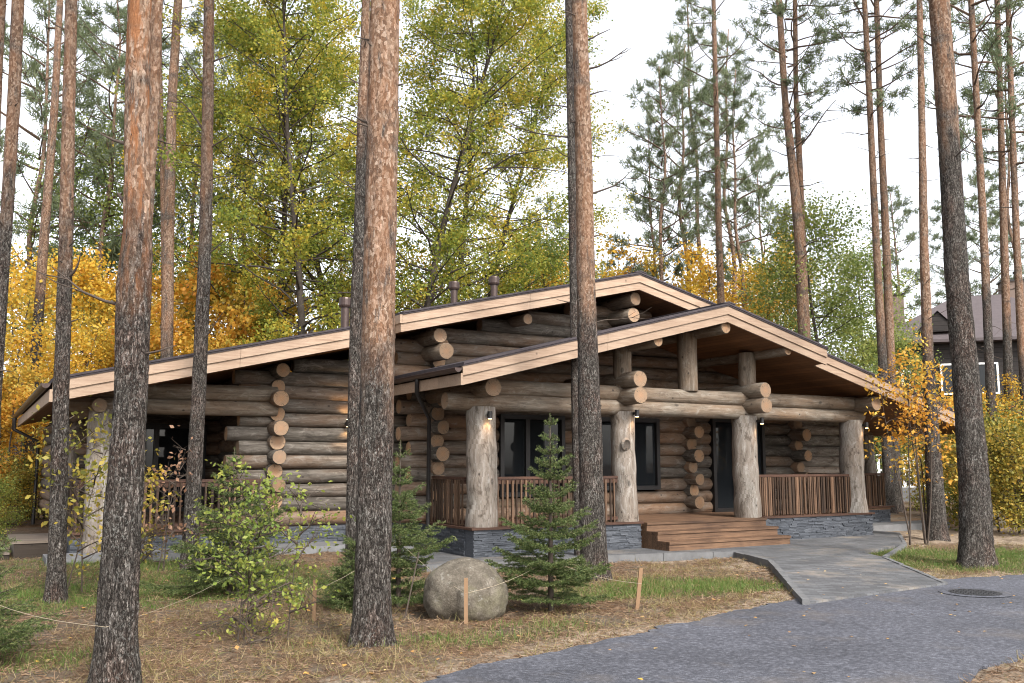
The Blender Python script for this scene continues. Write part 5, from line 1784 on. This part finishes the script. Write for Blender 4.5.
P, g = scatter(2600000, -12, 15, 6.5, 22, lambda X, Y: np.clip(green_mask(X, Y) * 1.1 - .25, 0, .9) * (.25 + .75 * clump(X, Y, 21, 5)) * .6, 31)
print('grass', len(P))
D = g.normal(size=(len(P), 3)) * .45 + np.array([0, 0, 1.0])
gq = strip_quads(P - np.array([0, 0, .01]), D, .065 * g.uniform(.5, 1.5, len(P)), .006, g)
tag(link('grass', quad_mesh('grass', gq, M['grass'])), 'short green grass growing in patches beside the paving', 'grass', kind='stuff')
P, g = scatter(420000, -11, 13, 6.4, 20, lambda X, Y: clump(X, Y, 22, 3) ** 2 * .75, 32)
D = g.normal(size=(len(P), 3)) * .8 + np.array([0, 0, .35])
gq = strip_quads(P, D, .085 * g.uniform(.4, 1.4, len(P)), .0055, g)
tag(link('dry_grass', quad_mesh('dry_grass', gq, M['straw'])), 'dry straw coloured grass lying over the forest floor', 'grass', kind='stuff')
P, g = scatter(480000, -11, 13, 6.4, 20, lambda X, Y: 0.3 + .5 * clump(X, Y, 23, 4), 33)
D = g.normal(size=(len(P), 3)); D[:, 2] = np.abs(D[:, 2]) * .18
gq = strip_quads(P + np.array([0, 0, .004]), D, .07 * g.uniform(.5, 1.3, len(P)), .006, g)
tag(link('needle_litter', quad_mesh('needle_litter', gq, M['litter'])), 'fallen brown pine needles covering the ground', 'litter', kind='stuff')
P, g = scatter(4200, -12, 14, 6.0, 24, lambda X, Y: clump(X, Y, 24, 2) * .8, 34)
lq = leaf_quads(P + np.array([0, 0, .008]), .06, g, .7, 2.5, 0)
# a few leaves on the asphalt and paving too
n = 160
Xr = g.uniform(-2, 9, n); Yr = g.uniform(7, 16, n); on = inside(ROAD, Xr, Yr) | inside(APRON, Xr, Yr)
lq2 = leaf_quads(np.stack([Xr, Yr, np.where(inside(APRON, Xr, Yr), .006, -.078)], 1)[on], .045, g, .7, 5, 0)
tag(link('fallen_leaves', quad_mesh('fallen_leaves', np.concatenate([lq, lq2]), M['fallen'])), 'yellow and brown fallen leaves scattered on the ground', 'leaves', kind='stuff')

# ------------------------------------------------------------------ camera, light, world
cam = bpy.data.cameras.new('camera'); co = bpy.data.objects.new('camera', cam); COL.objects.link(co)
cam.sensor_width = 36.0; cam.lens = FPX / 1024 * 36.0; cam.clip_end = 3000; cam.clip_start = 0.1
co.location = CAMP; co.rotation_euler = (math.pi / 2 + PITCH, 0, 0)
scene.camera = co
SUN_AZ = math.radians(150); SUN_EL = math.radians(42)      # clockwise from the viewing direction
sun = bpy.data.lights.new('sun', 'SUN'); sun.energy = 1.6; sun.angle = math.radians(12); sun.color = (1.0, 0.95, 0.88)
so = bpy.data.objects.new('sun', sun); COL.objects.link(so)
sd = Vector((math.sin(SUN_AZ) * math.cos(SUN_EL), math.cos(SUN_AZ) * math.cos(SUN_EL), math.sin(SUN_EL)))
so.rotation_euler = (-sd).to_track_quat('-Z', 'Y').to_euler(); so.location = (0, 0, 40)
wd_ = bpy.data.worlds.new('World'); scene.world = wd_; wd_.use_nodes = True
nt = wd_.node_tree; nt.nodes.clear()
sky = nt.nodes.new('ShaderNodeTexSky'); sky.sky_type = 'NISHITA'; sky.sun_disc = False
sky.sun_elevation = SUN_EL; sky.sun_rotation = SUN_AZ; sky.dust_density = 3.0; sky.air_density = 1.0; sky.ozone_density = 1.0
hsv = nt.nodes.new('ShaderNodeHueSaturation'); hsv.inputs['Saturation'].default_value = 0.22
bg = nt.nodes.new('ShaderNodeBackground'); bg.inputs[1].default_value = 0.15
wo = nt.nodes.new('ShaderNodeOutputWorld')
nt.links.new(sky.outputs[0], hsv.inputs['Color']); nt.links.new(hsv.outputs[0], bg.inputs[0]); nt.links.new(bg.outputs[0], wo.inputs[0])
scene.view_settings.view_transform = 'Standard'; scene.view_settings.look = 'None'; scene.view_settings.gamma = 1.0
scene.view_settings.exposure = 1.55
scene.render.engine = 'CYCLES'
scene.cycles.max_bounces = 6; scene.cycles.diffuse_bounces = 3; scene.cycles.transmission_bounces = 3; scene.cycles.transparent_max_bounces = 4
scene.cycles.use_denoising = True
scene.cycles.pixel_filter_type = 'BLACKMAN_HARRIS'; scene.cycles.filter_width = 1.05
